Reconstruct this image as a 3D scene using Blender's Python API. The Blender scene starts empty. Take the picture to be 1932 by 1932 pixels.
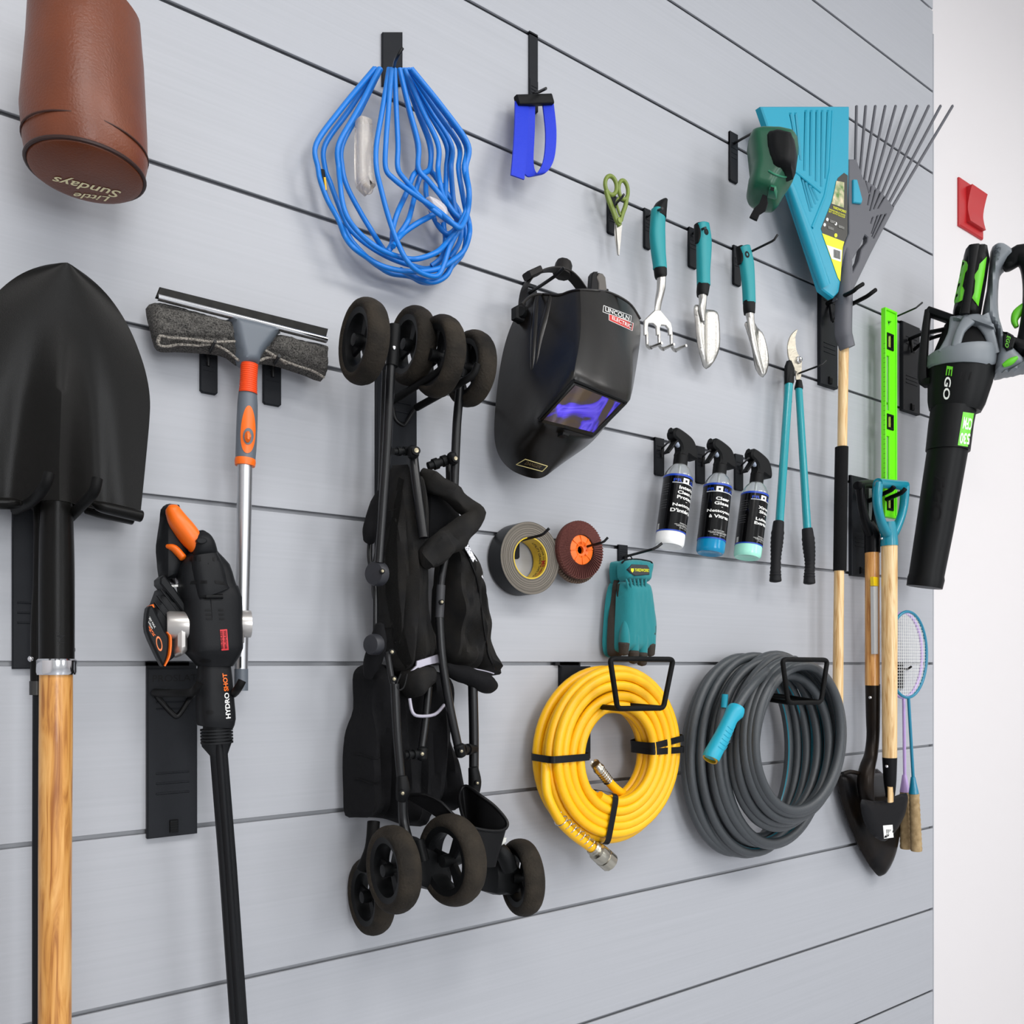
import bpy, bmesh, math, random
from mathutils import Vector, Matrix, noise
from mathutils.geometry import delaunay_2d_cdt
from mathutils.bvhtree import BVHTree
random.seed(7)
C = bpy.context.scene.collection
PI = math.pi

# ------------------------------------------------------------------ camera
FPX = 1540.0                 # focal length in pixels of the 1932 px frame
AL = math.atan(FPX / 2201.0)  # the camera looks this far to the right of the wall's normal
DC = 1.2557                  # distance camera - wall
HC = 1.35                    # eye height
HORIZON = 1252.0
FW = Vector((math.sin(AL), math.cos(AL), 0)); RT = Vector((math.cos(AL), -math.sin(AL), 0))
CAMP = Vector((0, -DC, HC))
cam_data = bpy.data.cameras.new('camera'); cam = bpy.data.objects.new('camera', cam_data); C.objects.link(cam)
cam.location = CAMP
cam.rotation_euler = (PI / 2, 0, -AL)
cam_data.sensor_width = 36; cam_data.lens = FPX / 1932 * 36
cam_data.shift_y = (HORIZON - 966) / 1932
cam_data.clip_start = 0.02; cam_data.clip_end = 60
bpy.context.scene.camera = cam
# ------------------------------------------------------------------ world, lights, exposure
sc = bpy.context.scene
sc.view_settings.view_transform = 'Standard'; sc.view_settings.look = 'None'
sc.view_settings.gamma = 1; sc.view_settings.use_curve_mapping = False
sc.view_settings.exposure = 0.12
w = bpy.data.worlds.new('world'); sc.world = w; w.use_nodes = True
bg = w.node_tree.nodes['Background']; bg.inputs[0].default_value = (0.96, 0.98, 1.0, 1); bg.inputs[1].default_value = 0.60
def area(name, loc, rot, sx, sy, power, col=(1, 1, 1)):
    l = bpy.data.lights.new(name, 'AREA'); l.shape = 'RECTANGLE'; l.size = sx; l.size_y = sy
    l.energy = power; l.color = col
    o = bpy.data.objects.new(name, l); C.objects.link(o); o.location = loc; o.rotation_euler = rot
    return o
area('ceiling_panel_light', (-0.2, -2.3, 3.5), (0, 0, 0), 1.6, 0.8, 42, (1, 0.975, 0.95))
area('ceiling_panel_light', (1.9, -2.4, 3.5), (0, 0, 0), 1.6, 0.8, 46, (1, 0.975, 0.95))
area('ceiling_panel_light', (4.2, -2.2, 3.5), (0, 0, 0), 1.6, 0.8, 30, (1, 0.975, 0.95))
area('added_front_light', (0.2, -5.6, 1.9), (PI / 2, 0, 0), 1.6, 2.2, 92, (0.95, 0.97, 1))  # added area light behind the camera, gives upright highlights on round things
area('added_front_light', (3.6, -5.6, 1.9), (PI / 2, 0, 0), 1.4, 2.2, 50, (0.95, 0.97, 1))  # second added light from behind the camera; no window there

# ------------------------------------------------------------------ pixel helper: the point seen at (px, py) at a distance o in front of the wall
def pdir(px, py):
    return FW + RT * ((px - 966) / FPX) + Vector((0, 0, (HORIZON - py) / FPX))
def at(px, py, o=0.0):
    d = pdir(px, py); t = (DC - o) / d.y
    return CAMP + d * t
def mpp(px, o=0.0):          # metres per pixel, measured vertically, there
    return (DC - o) / pdir(px, HORIZON).y / FPX
XF = Matrix.Identity(4)
def turn_to_camera(px, py, o):
    """work in an upright frame whose front faces the camera, through the point (px, py, o); end_turn() goes back"""
    global XF, CAMP, FW, RT, DC
    p = at(px, py, o); d = pdir(px, HORIZON); th = math.atan2(d.x, d.y)
    XF = Matrix.Translation(p) @ Matrix.Rotation(-th, 4, 'Z'); I = XF.inverted()
    CAMP = I @ CAMP; FW = I.to_3x3() @ FW; RT = I.to_3x3() @ RT; DC = -CAMP.y
def end_turn():
    global XF, CAMP, FW, RT, DC
    CAMP = XF @ CAMP; FW = XF.to_3x3() @ FW; RT = XF.to_3x3() @ RT; DC = 1.2557; XF = Matrix.Identity(4)

# ------------------------------------------------------------------ materials
def lin(h):
    h = h.lstrip('#'); r = []
    for i in (0, 2, 4):
        c = int(h[i:i + 2], 16) / 255
        r.append(c / 12.92 if c <= 0.04045 else ((c + 0.055) / 1.055) ** 2.4)
    return (*r, 1)
_M = {}
def M(name, col, rough=0.5, metal=0.0, bump=None, var=None, coat=0.0, alpha=1.0, trans=0.0, spec=0.5, sheen=0.0):
    """bump=(scale, strength[, (sx,sy,sz)]) noise bump; var=(colour2, scale, contrast[, (sx,sy,sz)]) mottled colour"""
    if name in _M: return _M[name]
    m = bpy.data.materials.new(name); m.use_nodes = True; _M[name] = m
    nt = m.node_tree; b = nt.nodes['Principled BSDF']
    b.inputs['Base Color'].default_value = lin(col); b.inputs['Roughness'].default_value = rough
    b.inputs['Metallic'].default_value = metal; b.inputs['Coat Weight'].default_value = coat
    b.inputs['Specular IOR Level'].default_value = spec
    if trans: b.inputs['Transmission Weight'].default_value = trans; b.inputs['IOR'].default_value = 1.4
    if alpha < 1: b.inputs['Alpha'].default_value = alpha
    if sheen: b.inputs['Sheen Weight'].default_value = sheen
    if spec == 0.5 and max(lin(col)[:3]) < 0.02: b.inputs['Specular IOR Level'].default_value = 0.15
    tc = nt.nodes.new('ShaderNodeTexCoord')
    def mapped(s):
        mp = nt.nodes.new('ShaderNodeMapping'); mp.inputs['Scale'].default_value = s
        nt.links.new(tc.outputs['Object'], mp.inputs[0]); return mp.outputs[0]
    if var:
        n = nt.nodes.new('ShaderNodeTexNoise'); n.inputs['Scale'].default_value = var[1]; n.inputs['Detail'].default_value = 5
        nt.links.new(mapped(var[3] if len(var) > 3 else (1, 1, 1)), n.inputs['Vector'])
        r = nt.nodes.new('ShaderNodeValToRGB'); k = var[2] / 2
        r.color_ramp.elements[0].position = 0.5 - k; r.color_ramp.elements[1].position = 0.5 + k
        r.color_ramp.elements[0].color = lin(col); r.color_ramp.elements[1].color = lin(var[0])
        nt.links.new(n.outputs[0], r.inputs[0]); nt.links.new(r.outputs[0], b.inputs['Base Color'])
    if bump:
        n = nt.nodes.new('ShaderNodeTexNoise'); n.inputs['Scale'].default_value = bump[0]; n.inputs['Detail'].default_value = 4
        nt.links.new(mapped(bump[2] if len(bump) > 2 else (1, 1, 1)), n.inputs['Vector'])
        bp = nt.nodes.new('ShaderNodeBump'); bp.inputs['Strength'].default_value = bump[1]; bp.inputs['Distance'].default_value = 0.002
        nt.links.new(n.outputs[0], bp.inputs['Height']); nt.links.new(bp.outputs[0], b.inputs['Normal'])
    return m
def wood(name, c1, c2, c3, seed=0.0):
    if name in _M: return _M[name]
    m = bpy.data.materials.new(name); m.use_nodes = True; _M[name] = m
    nt = m.node_tree; b = nt.nodes['Principled BSDF']; b.inputs['Roughness'].default_value = 0.38; b.inputs['Coat Weight'].default_value = 0.15
    tc = nt.nodes.new('ShaderNodeTexCoord'); mp = nt.nodes.new('ShaderNodeMapping')
    mp.inputs['Scale'].default_value = (1, 1, 0.09); mp.inputs['Location'].default_value = (seed, 0, seed * 0.3)
    nt.links.new(tc.outputs['Object'], mp.inputs[0])
    n = nt.nodes.new('ShaderNodeTexNoise'); n.inputs['Scale'].default_value = 90; n.inputs['Detail'].default_value = 6; n.inputs['Distortion'].default_value = 1.6
    nt.links.new(mp.outputs[0], n.inputs['Vector'])
    r = nt.nodes.new('ShaderNodeValToRGB'); e = r.color_ramp.elements
    e[0].position = 0.32; e[0].color = lin(c3); e[1].position = 0.7; e[1].color = lin(c2)
    k = e.new(0.48); k.color = lin(c1)
    nt.links.new(n.outputs[0], r.inputs[0]); nt.links.new(r.outputs[0], b.inputs['Base Color'])
    return m
def net(name, col, cell, hole):   # see-through netting: real holes in the cloth
    if name in _M: return _M[name]
    m = bpy.data.materials.new(name); m.use_nodes = True; _M[name] = m
    nt = m.node_tree; b = nt.nodes['Principled BSDF']; b.inputs['Base Color'].default_value = lin(col); b.inputs['Roughness'].default_value = 0.7
    tc = nt.nodes.new('ShaderNodeTexCoord'); v = nt.nodes.new('ShaderNodeTexVoronoi'); v.inputs['Scale'].default_value = 1 / cell
    v.inputs['Randomness'].default_value = 0.25
    nt.links.new(tc.outputs['Object'], v.inputs['Vector'])
    c = nt.nodes.new('ShaderNodeMath'); c.operation = 'GREATER_THAN'; c.inputs[1].default_value = hole
    nt.links.new(v.outputs['Distance'], c.inputs[0]); nt.links.new(c.outputs[0], b.inputs['Alpha'])
    return m

# ------------------------------------------------------------------ mesh helpers: a mesh is (verts, faces)
def join(*ms):
    V, F = [], []
    for v, f in ms:
        k = len(V); V += list(v); F += [tuple(i + k for i in q) for q in f]
    return V, F
def spl(pts, n=6, closed=False):
    """Catmull-Rom through tuples of any length"""
    if n <= 1 or len(pts) < 3 and not closed: 
        if n <= 1 or len(pts) < 2: return [tuple(p) for p in pts]
    N = len(pts); out = []
    rng = range(N) if closed else range(N - 1)
    for i in rng:
        g = (lambda k: pts[k % N]) if closed else (lambda k: pts[max(0, min(N - 1, k))])
        p0, p1, p2, p3 = g(i - 1), g(i), g(i + 1), g(i + 2)
        for s in range(n):
            t = s / n; t2 = t * t; t3 = t2 * t
            out.append(tuple(0.5 * (2 * b + (c - a) * t + (2 * a - 5 * b + 4 * c - d) * t2 + (3 * b - a - 3 * c + d) * t3)
                             for a, b, c, d in zip(p0, p1, p2, p3)))
    if not closed: out.append(tuple(pts[-1]))
    return out
def tube(P, r, n=10, closed=False, flat=None):
    """tube through world points; r a number or list"""
    P = [Vector(p) for p in P]; N = len(P); R = r if isinstance(r, (list, tuple)) else [r] * N
    V, F = [], []; u = None
    for i in range(N):
        a = P[i - 1] if (i or closed) else P[0]; b = P[(i + 1) % N] if (i < N - 1 or closed) else P[-1]
        t = (b - a).normalized()
        if u is None:
            u = Vector((0, 0, 1)) if abs(t.z) < 0.9 else Vector((1, 0, 0))
        u = (u - t * u.dot(t)).normalized(); w_ = t.cross(u)
        for k in range(n):
            an = 2 * PI * k / n
            V.append(P[i] + (u * math.cos(an) + w_ * math.sin(an)) * R[i])
    for i in range(N if closed else N - 1):
        j = (i + 1) % N
        for k in range(n):
            F.append((i * n + k, i * n + (k + 1) % n, j * n + (k + 1) % n, j * n + k))
    if not closed:
        F.append(tuple(range(n - 1, -1, -1))); F.append(tuple((N - 1) * n + k for k in range(n)))
    return V, F
def ptube(pts, rpx, o=0.0, n=10, sm=5, closed=False):
    """tube through pixel points (px,py[,o]); radius in pixels"""
    pts = [(p[0], p[1], p[2] if len(p) > 2 else o) for p in pts]
    q = spl(pts, sm, closed)
    return tube([at(*p) for p in q], [rpx * mpp(p[0], p[2]) for p in q], n, closed)
def rod(a, b, r, n=12):
    return tube([a, b], r, n)
def limb(pts, w, d=None, o=0.0, n=20, e=2.0, sm=4, cap=0.0, tw=None):
    """body swept along pixel points: w half widths in pixels (list), d half depths in metres (list) or None = round"""
    K = len(pts); w = w if isinstance(w, (list, tuple)) else [w] * K
    if d is None: dd = [w[i] * mpp(pts[i][0], pts[i][2] if len(pts[i]) > 2 else o) for i in range(K)]
    else: dd = d if isinstance(d, (list, tuple)) else [d] * K
    q = [(p[0], p[1], p[2] if len(p) > 2 else o, w[i], dd[i]) for i, p in enumerate(pts)]
    q = spl(q, sm)
    C_ = [at(p[0], p[1], p[2]) for p in q]; W = [max(1e-5, p[3]) * mpp(p[0], p[2]) for p in q]; Dp = [max(1e-5, p[4]) for p in q]
    fr = []
    for i in range(len(q)):
        a = C_[max(0, i - 1)]; b = C_[min(len(q) - 1, i + 1)]
        t = (b - a).normalized(); y = Vector((0, 1, 0)); y = y - t * y.dot(t)
        if y.length < 0.2: y = Vector((0, 0, 1)) - t * t.z
        y.normalize(); fr.append((t, y, t.cross(y)))
    S = []
    if cap:
        for s in (0.15, 0.6, 0.9): S.append((C_[0] - fr[0][0] * cap * math.cos(s * PI / 2), fr[0], W[0] * math.sin(s * PI / 2), Dp[0] * math.sin(s * PI / 2)))
    for i in range(len(q)): S.append((C_[i], fr[i], W[i], Dp[i]))
    if cap:
        for s in (0.9, 0.6, 0.15): S.append((C_[-1] + fr[-1][0] * cap * math.cos(s * PI / 2), fr[-1], W[-1] * math.sin(s * PI / 2), Dp[-1] * math.sin(s * PI / 2)))
    V, F = [], []
    for c, f, ww, dp in S:
        for k in range(n):
            an = 2 * PI * (k + 0.5) / n; cx, sx = math.cos(an), math.sin(an)
            x = math.copysign(abs(cx) ** (2 / e), cx) * ww; y = math.copysign(abs(sx) ** (2 / e), sx) * dp
            V.append(c + f[2] * x + f[1] * y)
    for i in range(len(S) - 1):
        for k in range(n):
            F.append((i * n + k, (i + 1) * n + k, (i + 1) * n + (k + 1) % n, i * n + (k + 1) % n))
    F.append(tuple(range(n))); F.append(tuple((len(S) - 1) * n + k for k in range(n - 1, -1, -1)))
    return V, F
def inpoly(x, z, loops):
    c = False
    for L in loops:
        j = len(L) - 1
        for i in range(len(L)):
            if (L[i][1] > z) != (L[j][1] > z) and x < (L[j][0] - L[i][0]) * (z - L[i][1]) / (L[j][1] - L[i][1]) + L[i][0]: c = not c
            j = i
    return c
def area2(L): return sum(L[i - 1][0] * L[i][1] - L[i][0] * L[i - 1][1] for i in range(len(L)))
def offs(L, b):
    s = 1 if area2(L) > 0 else -1; out = []; N = len(L)
    for i in range(N):
        p0, p1, p2 = Vector(L[i - 1]), Vector(L[i]), Vector(L[(i + 1) % N])
        a = (p1 - p0).normalized(); c = (p2 - p1).normalized()
        n1 = Vector((-a.y, a.x)) * s; n2 = Vector((-c.y, c.x)) * s; m = n1 + n2
        if m.length < 1e-6: m = n1
        m.normalize(); k = min(1 / max(0.35, m.dot(n1)), 2)
        out.append(tuple(p1 + m * b * k))
    return out
def fill2d(loops, extra=()):
    vs, es = [], []
    for L in loops:
        k = len(vs); vs += [Vector(p) for p in L]; es += [(k + i, k + (i + 1) % len(L)) for i in range(len(L))]
    vs += [Vector(p) for p in extra]
    r = delaunay_2d_cdt(vs, es, [], 0, 1e-7)
    V2 = [tuple(v) for v in r[0]]; F = []
    for f in r[2]:
        cx = sum(V2[i][0] for i in f) / len(f); cz = sum(V2[i][1] for i in f) / len(f)
        if inpoly(cx, cz, loops):
            F.append(tuple(f) if area2([V2[i] for i in f]) > 0 else tuple(reversed(f)))
    return V2, F
def slab2(loops, y0, y1, bev=0.0):
    """prism of XZ loops (first outer, rest holes) from y0 (back) to y1 (front, smaller y)"""
    V, F = [], []
    fr = [offs(L, bev if i == 0 else -bev) if bev else L for i, L in enumerate(loops)]
    V2, T = fill2d(fr); k = len(V); V += [Vector((x, y1, z)) for x, z in V2]; F += [tuple(t) for t in T]
    V2, T = fill2d(loops); k = len(V); V += [Vector((x, y0, z)) for x, z in V2]; F += [tuple(k + i for i in reversed(t)) for t in T]
    for i, L in enumerate(loops):
        ccw = area2(L) > 0
        if i: ccw = not ccw
        rings = [(L, y0), (L, y1 + bev), (fr[i], y1)] if bev else [(L, y0), (L, y1)]
        k = len(V); N = len(L)
        for R, y in rings: V += [Vector((p[0], y, p[1])) for p in R]
        for a in range(len(rings) - 1):
            for j in range(N):
                q = (k + a * N + j, k + a * N + (j + 1) % N, k + (a + 1) * N + (j + 1) % N, k + (a + 1) * N + j)
                F.append(tuple(reversed(q)) if not ccw else q)
    return V, F
def slab(outer, o0, o1, bev=0.0008, holes=(), sm=0):
    """pixel outline, seen on the plane o1, extruded back to o0"""
    loops = []
    for L in [outer] + list(holes):
        if sm: L = spl(L, sm, True)
        loops.append([(at(p[0], p[1], o1).x, at(p[0], p[1], o1).z) for p in L])
    return slab2(loops, -o0, -o1, bev)
def puff(outer, o0, o1, r=0.02, grid=0.008, disp=None, sm=4, back=0.3, om=None, pw=0.5, holes=()):
    """padded body: pixel outline at depth om, front inflated from o0 to o1 over the distance r from the rim"""
    om = o0 if om is None else om
    loops = []
    for L in [outer] + list(holes):
        L = spl(L, sm, True) if sm else L
        loops.append([(at(p[0], p[1], om).x, at(p[0], p[1], om).z) for p in L])
    xs = [p[0] for p in loops[0]]; zs = [p[1] for p in loops[0]]
    segs = [(Vector(L[i - 1]), Vector(L[i])) for L in loops for i in range(len(L))]
    def dist(x, z):
        p = Vector((x, z)); m = 9
        for a, b in segs:
            ab = b - a; t = max(0, min(1, (p - a).dot(ab) / max(1e-12, ab.length_squared))); m = min(m, (p - a - ab * t).length)
        return m
    ex = []; x = min(xs); row = 0
    while x < max(xs):
        z = min(zs) + (row % 2) * grid / 2
        while z < max(zs):
            if inpoly(x, z, loops) and dist(x, z) > grid * 0.35: ex.append((x, z))
            z += grid
        x += grid * 0.87; row += 1
    V2, T = fill2d(loops, ex); th = o1 - o0; V, F = [], []; N = len(V2)
    fb = []
    for x, z in V2:
        q = min(1, dist(x, z) / r); pr = (1 - (1 - q) ** 2) ** pw
        if q < 1e-4: pr = 0
        y = o0 + th * pr + (disp(x, z) * min(1, pr * 1.3) if disp else 0)
        V.append(Vector((x, -y, z))); fb.append(o0 - th * back * pr)
    F += [tuple(t) for t in T]
    # back: same vertices pushed back, rim shared
    idx = {}
    for i, (x, z) in enumerate(V2):
        if abs(V[i].y + fb[i]) < 1e-6: idx[i] = i
        else: idx[i] = len(V); V.append(Vector((x, -fb[i], z)))
    F += [tuple(idx[i] for i in reversed(t)) for t in T]
    return V, F
def lathe(prof, a, axis, n=32, seg=(0, 1)):
    """profile [(radius, along)] around axis through a"""
    axis = Vector(axis).normalized(); u = Vector((0, 0, 1)) if abs(axis.z) < 0.9 else Vector((1, 0, 0))
    u = (u - axis * u.dot(axis)).normalized(); v = axis.cross(u); V, F = [], []
    for r, h in prof:
        for k in range(n):
            an = 2 * PI * k / n; V.append(Vector(a) + axis * h + (u * math.cos(an) + v * math.sin(an)) * r)
    for i in range(len(prof) - 1):
        for k in range(n): F.append((i * n + k, i * n + (k + 1) % n, (i + 1) * n + (k + 1) % n, (i + 1) * n + k))
    if prof[0] != prof[-1]:
        F.append(tuple(range(n - 1, -1, -1))); F.append(tuple((len(prof) - 1) * n + k for k in range(n)))
    return V, F
def box(x0, x1, y0, y1, z0, z1, b=0.0):
    return slab2([[(x0, z0), (x1, z0), (x1, z1), (x0, z1)]], max(y0, y1), min(y0, y1), b)
def ball(c, r, sx=1, sy=1, sz=1, n=16, m=10):
    V, F = [], []; c = Vector(c)
    for i in range(m + 1):
        th = PI * i / m
        for k in range(n):
            an = 2 * PI * k / n; V.append(c + Vector((math.sin(th) * math.cos(an) * sx, math.sin(th) * math.sin(an) * sy, math.cos(th) * sz)) * r)
    for i in range(m):
        for k in range(n): F.append((i * n + k, (i + 1) * n + k, (i + 1) * n + (k + 1) % n, i * n + (k + 1) % n))
    return V, F
def ell(px, py, rx, ry, n=24, rot=0.0):
    return [(px + rx * math.cos(a) * math.cos(rot) - ry * math.sin(a) * math.sin(rot), py + rx * math.cos(a) * math.sin(rot) + ry * math.sin(a) * math.cos(rot))
            for a in [2 * PI * k / n for k in range(n)]]
# text as triangles in the unit square (u right, v up)
_T = {}
def textmesh(s, bold=0.0, shear=0.0):
    key = (s, bold, shear)
    if key in _T: return _T[key]
    cu = bpy.data.curves.new('t', 'FONT'); cu.body = s; cu.offset = bold; cu.shear = shear; cu.resolution_u = 3; cu.align_x = 'CENTER'; cu.space_line = 0.95
    ob = bpy.data.objects.new('t', cu); C.objects.link(ob); dg = bpy.context.evaluated_depsgraph_get()
    me = bpy.data.meshes.new_from_object(ob.evaluated_get(dg)); vs = [(v.co.x, v.co.y) for v in me.vertices]; fs = [tuple(p.vertices) for p in me.polygons]
    bpy.data.objects.remove(ob); bpy.data.curves.remove(cu); bpy.data.meshes.remove(me)
    x0 = min(v[0] for v in vs); x1 = max(v[0] for v in vs); y0 = min(v[1] for v in vs); y1 = max(v[1] for v in vs)
    vs = [((x - x0) / (x1 - x0), (y - y0) / (y1 - y0)) for x, y in vs]
    _T[key] = (vs, fs, (x1 - x0) / (y1 - y0)); return _T[key]
class Surf:
    def __init__(self, *ms):
        v, f = join(*ms); self.b = BVHTree.FromPolygons(v, f)
    def hit(self, px, py, lift=0.0006, o=0.1):
        d = pdir(px, py).normalized(); r = self.b.ray_cast(CAMP, d)
        if r[0] is None: return at(px, py, o)
        return r[0] - d * lift
class Plane:
    def __init__(self, o): self.o = o
    def hit(self, px, py, lift=0.0006, o=0): return at(px, py, self.o + lift)
def bil(q, u, v):   # q = top-left, top-right, bottom-right, bottom-left; v up
    t = (q[0][0] * (1 - u) + q[1][0] * u, q[0][1] * (1 - u) + q[1][1] * u); b = (q[3][0] * (1 - u) + q[2][0] * u, q[3][1] * (1 - u) + q[2][1] * u)
    return (b[0] * (1 - v) + t[0] * v, b[1] * (1 - v) + t[1] * v)
def fixn(V, F):   # make the decal face the camera side
    out = []
    for f in F:
        a, b, c = V[f[0]], V[f[1]], V[f[2]]
        out.append(f if (b - a).cross(c - a).dot(CAMP - a) > 0 else tuple(reversed(f)))
    return V, out
def dtext(s, q, surf, lift=0.001, bold=0.0, o=0.1, shear=0.0):
    vs, fs, _ = textmesh(s, bold, shear)
    return fixn([surf.hit(*bil(q, u, v), lift, o) for u, v in vs], fs)
def dquad(q, surf, nu=6, nv=6, lift=0.0006, o=0.1):
    V = [surf.hit(*bil(q, i / nu, j / nv), lift, o) for j in range(nv + 1) for i in range(nu + 1)]
    return fixn(V, [(j * (nu + 1) + i, j * (nu + 1) + i + 1, (j + 1) * (nu + 1) + i + 1, (j + 1) * (nu + 1) + i) for j in range(nv) for i in range(nu)])
def dpoly(L, surf, lift=0.0006, o=0.1, step=None):
    ex = []
    if step:
        x = min(p[0] for p in L)
        while x < max(p[0] for p in L):
            y = min(p[1] for p in L)
            while y < max(p[1] for p in L):
                if inpoly(x, y, [L]): ex.append((x, y))
                y += step
            x += step
    V2, T = fill2d([L], ex); return fixn([surf.hit(x, y, lift, o) for x, y in V2], T)

# ------------------------------------------------------------------ objects
def link_mesh(name, layers, loc, parent=None, ang=38):
    V, F, MI, mats = [], [], [], []
    for m, mat in layers:
        if mat not in mats: mats.append(mat)
        k = len(V); V += list(m[0]); F += [tuple(i + k for i in f) for f in m[1]]; MI += [mats.index(mat)] * len(m[1])
    me = bpy.data.meshes.new(name); me.from_pydata([tuple(XF @ Vector(v) - loc) for v in V], [], F)
    for mt in mats: me.materials.append(mt)
    me.polygons.foreach_set('material_index', MI); me.polygons.foreach_set('use_smooth', [True] * len(F))
    me.update(); me.set_sharp_from_angle(angle=math.radians(ang))
    o = bpy.data.objects.new(name, me); C.objects.link(o)
    if parent is not None: o.parent = parent
    else: o.location = loc
    return o
class Thing:
    def __init__(self, name, label, cat, loc, group=None):
        self.loc = XF @ Vector(loc); o = bpy.data.objects.new(name, None); C.objects.link(o); o.location = self.loc; o.empty_display_size = 0.02
        o['label'] = label; o['category'] = cat
        if group: o['group'] = group
        self.root = o
    def part(self, name, *layers, parent=None, label=None, ang=38):
        if len(layers) == 2 and isinstance(layers[1], bpy.types.Material): L = [(layers[0], layers[1])]
        else: L = list(layers)
        o = link_mesh(name, L, self.loc, parent or self.root, ang)
        if label: o['label'] = label
        return o
def single(name, label, cat, loc, layers, group=None, ang=38):
    o = link_mesh(name, layers, Vector(loc), None, ang); o['label'] = label; o['category'] = cat
    if group: o['group'] = group
    return o
def struct(name, layers, loc=(0, 0, 0)):
    o = link_mesh(name, layers, Vector(loc)); o['kind'] = 'structure'; return o

# ------------------------------------------------------------------ palette
black_pl = M('black_plastic', '#0e0f10', 0.48, bump=(900, 0.12))
black_sl = M('slate_black_plastic', '#1b1d21', 0.5, bump=(900, 0.15))
rubber = M('black_rubber', '#0a0a0a', 0.6, bump=(300, 0.1))
steel_bk = M('black_steel', '#0b0b0d', 0.35, bump=(700, 0.08))
wire_bk = M('black_wire', '#060607', 0.42, spec=.4)
chrome = M('chrome', '#d8d8da', 0.12, 1.0)
alu = M('aluminium', '#c9cacc', 0.36, 1.0, bump=(60, 0.03, (1, 1, 0.05)))
steel = M('brushed_steel', '#b9b7b2', 0.3, 1.0, bump=(200, 0.15))
teal = M('teal_rubber', '#048a90', 0.5, bump=(500, 0.1))
teal_p = M('teal_paint', '#128f98', 0.25, coat=0.3)
teal_b = M('blue_teal_plastic', '#0a86a0', 0.38)
orange = M('orange_plastic', '#ee6a0a', 0.42, bump=(400, 0.05))
orange_r = M('orange_rubber', '#ec4a0c', 0.5)
grey_pl = M('grey_plastic', '#5d646c', 0.45)
dgrey = M('dark_grey_plastic', '#45474d', 0.5, bump=(500, 0.08))
white_i = M('white_ink', '#e8e8e4', 0.5)
yellow_i = M('yellow_ink', '#d9d91c', 0.5)
black_i = M('black_ink', '#0d0d0e', 0.5)
oak = wood('golden_wood', '#c58a42', '#dda862', '#93571f')
pine = wood('pale_wood', '#d9b57f', '#e8cb9b', '#bb8d53', 3.0)
oak2 = wood('honey_wood', '#c98f4c', '#d9a763', '#a96f30', 5.0)
# ================================================================== the room
S = 0.24                                  # one slat
XE = at(1760, 1252, 0).x                  # right end of the slatted panels
def slat_mat():
    m = bpy.data.materials.new('grey_slat_panel'); m.use_nodes = True; nt = m.node_tree; b = nt.nodes['Principled BSDF']
    b.inputs['Roughness'].default_value = 0.34; b.inputs['Specular IOR Level'].default_value = 0.45
    tc = nt.nodes.new('ShaderNodeTexCoord')
    mp = nt.nodes.new('ShaderNodeMapping'); mp.inputs['Scale'].default_value = (0.6, 1, 60); nt.links.new(tc.outputs['Object'], mp.inputs[0])
    n = nt.nodes.new('ShaderNodeTexNoise'); n.inputs['Scale'].default_value = 3.2; n.inputs['Detail'].default_value = 6; nt.links.new(mp.outputs[0], n.inputs['Vector'])
    r = nt.nodes.new('ShaderNodeValToRGB'); e = r.color_ramp.elements
    e[0].position = 0.3; e[0].color = lin('#a5a7ac'); e[1].position = 0.72; e[1].color = lin('#aaacb1')
    nt.links.new(n.outputs[0], r.inputs[0]); nt.links.new(r.outputs[0], b.inputs['Base Color'])
    rr = nt.nodes.new('ShaderNodeMapRange'); rr.inputs['To Min'].default_value = 0.34; rr.inputs['To Max'].default_value = 0.42
    nt.links.new(n.outputs[0], rr.inputs[0]); nt.links.new(rr.outputs[0], b.inputs['Roughness'])
    bp = nt.nodes.new('ShaderNodeBump'); bp.inputs['Strength'].default_value = 0.025; bp.inputs['Distance'].default_value = 0.001
    nt.links.new(n.outputs[0], bp.inputs['Height']); nt.links.new(bp.outputs[0], b.inputs['Normal'])
    return m
slatm = slat_mat()
# section of one slat (y into the wall, z up): face, then the slot above it with its hidden undercut
G = 0.0068
def slatwall():
    prof = []; z = HC - 0.0002 - G / 2 - 4 * S + S * 0; zs = []
    k = 0
    z0 = HC - G / 2 - 5 * S
    while z0 < 3.3:
        # slot from z0 to z0+G
        prof += [(0.0, z0 - 0.0006), (0.0006, z0), (0.004, z0), (0.004, z0 - 0.009), (0.0115, z0 - 0.009), (0.0115, z0 + G + 0.012), (0.004, z0 + G + 0.012), (0.004, z0 + G), (0.0006, z0 + G), (0.0, z0 + G + 0.0006)]
        z0 += S
    prof = [(0.0, 0.12)] + prof + [(0.0, z0 - 0.02)]
    bot = prof[0][1]; top = prof[-1][1]
    V, F = [], []
    for x in (-1.6, XE):
        V += [Vector((x, y, z)) for y, z in prof]
    N = len(prof)
    for i in range(N - 1): F.append((i, N + i, N + i + 1, i + 1))
    # back sheet and ends
    k = len(V); V += [Vector((-1.6, 0.014, bot)), Vector((XE, 0.014, bot)), Vector((XE, 0.014, top)), Vector((-1.6, 0.014, top))]
    F += [(k, k + 3, k + 2, k + 1), (0, N, k + 1, k), (N - 1, k + 3, k + 2, 2 * N - 1)]
    for base, s in ((0, 1), (N, -1)):
        V2, T = fill2d([[(V[base + i].y, V[base + i].z) for i in range(N)] + [(0.014, top), (0.014, bot)]])
        kk = len(V); x = V[base].x; V += [Vector((x, a, b)) for a, b in V2]; F += [tuple(kk + i for i in (t if s < 0 else reversed(t))) for t in T]
    return V, F
o = struct('wall_slatted', [(slatwall(), slatm)])
for p in o.data.polygons: p.use_smooth = False
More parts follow.
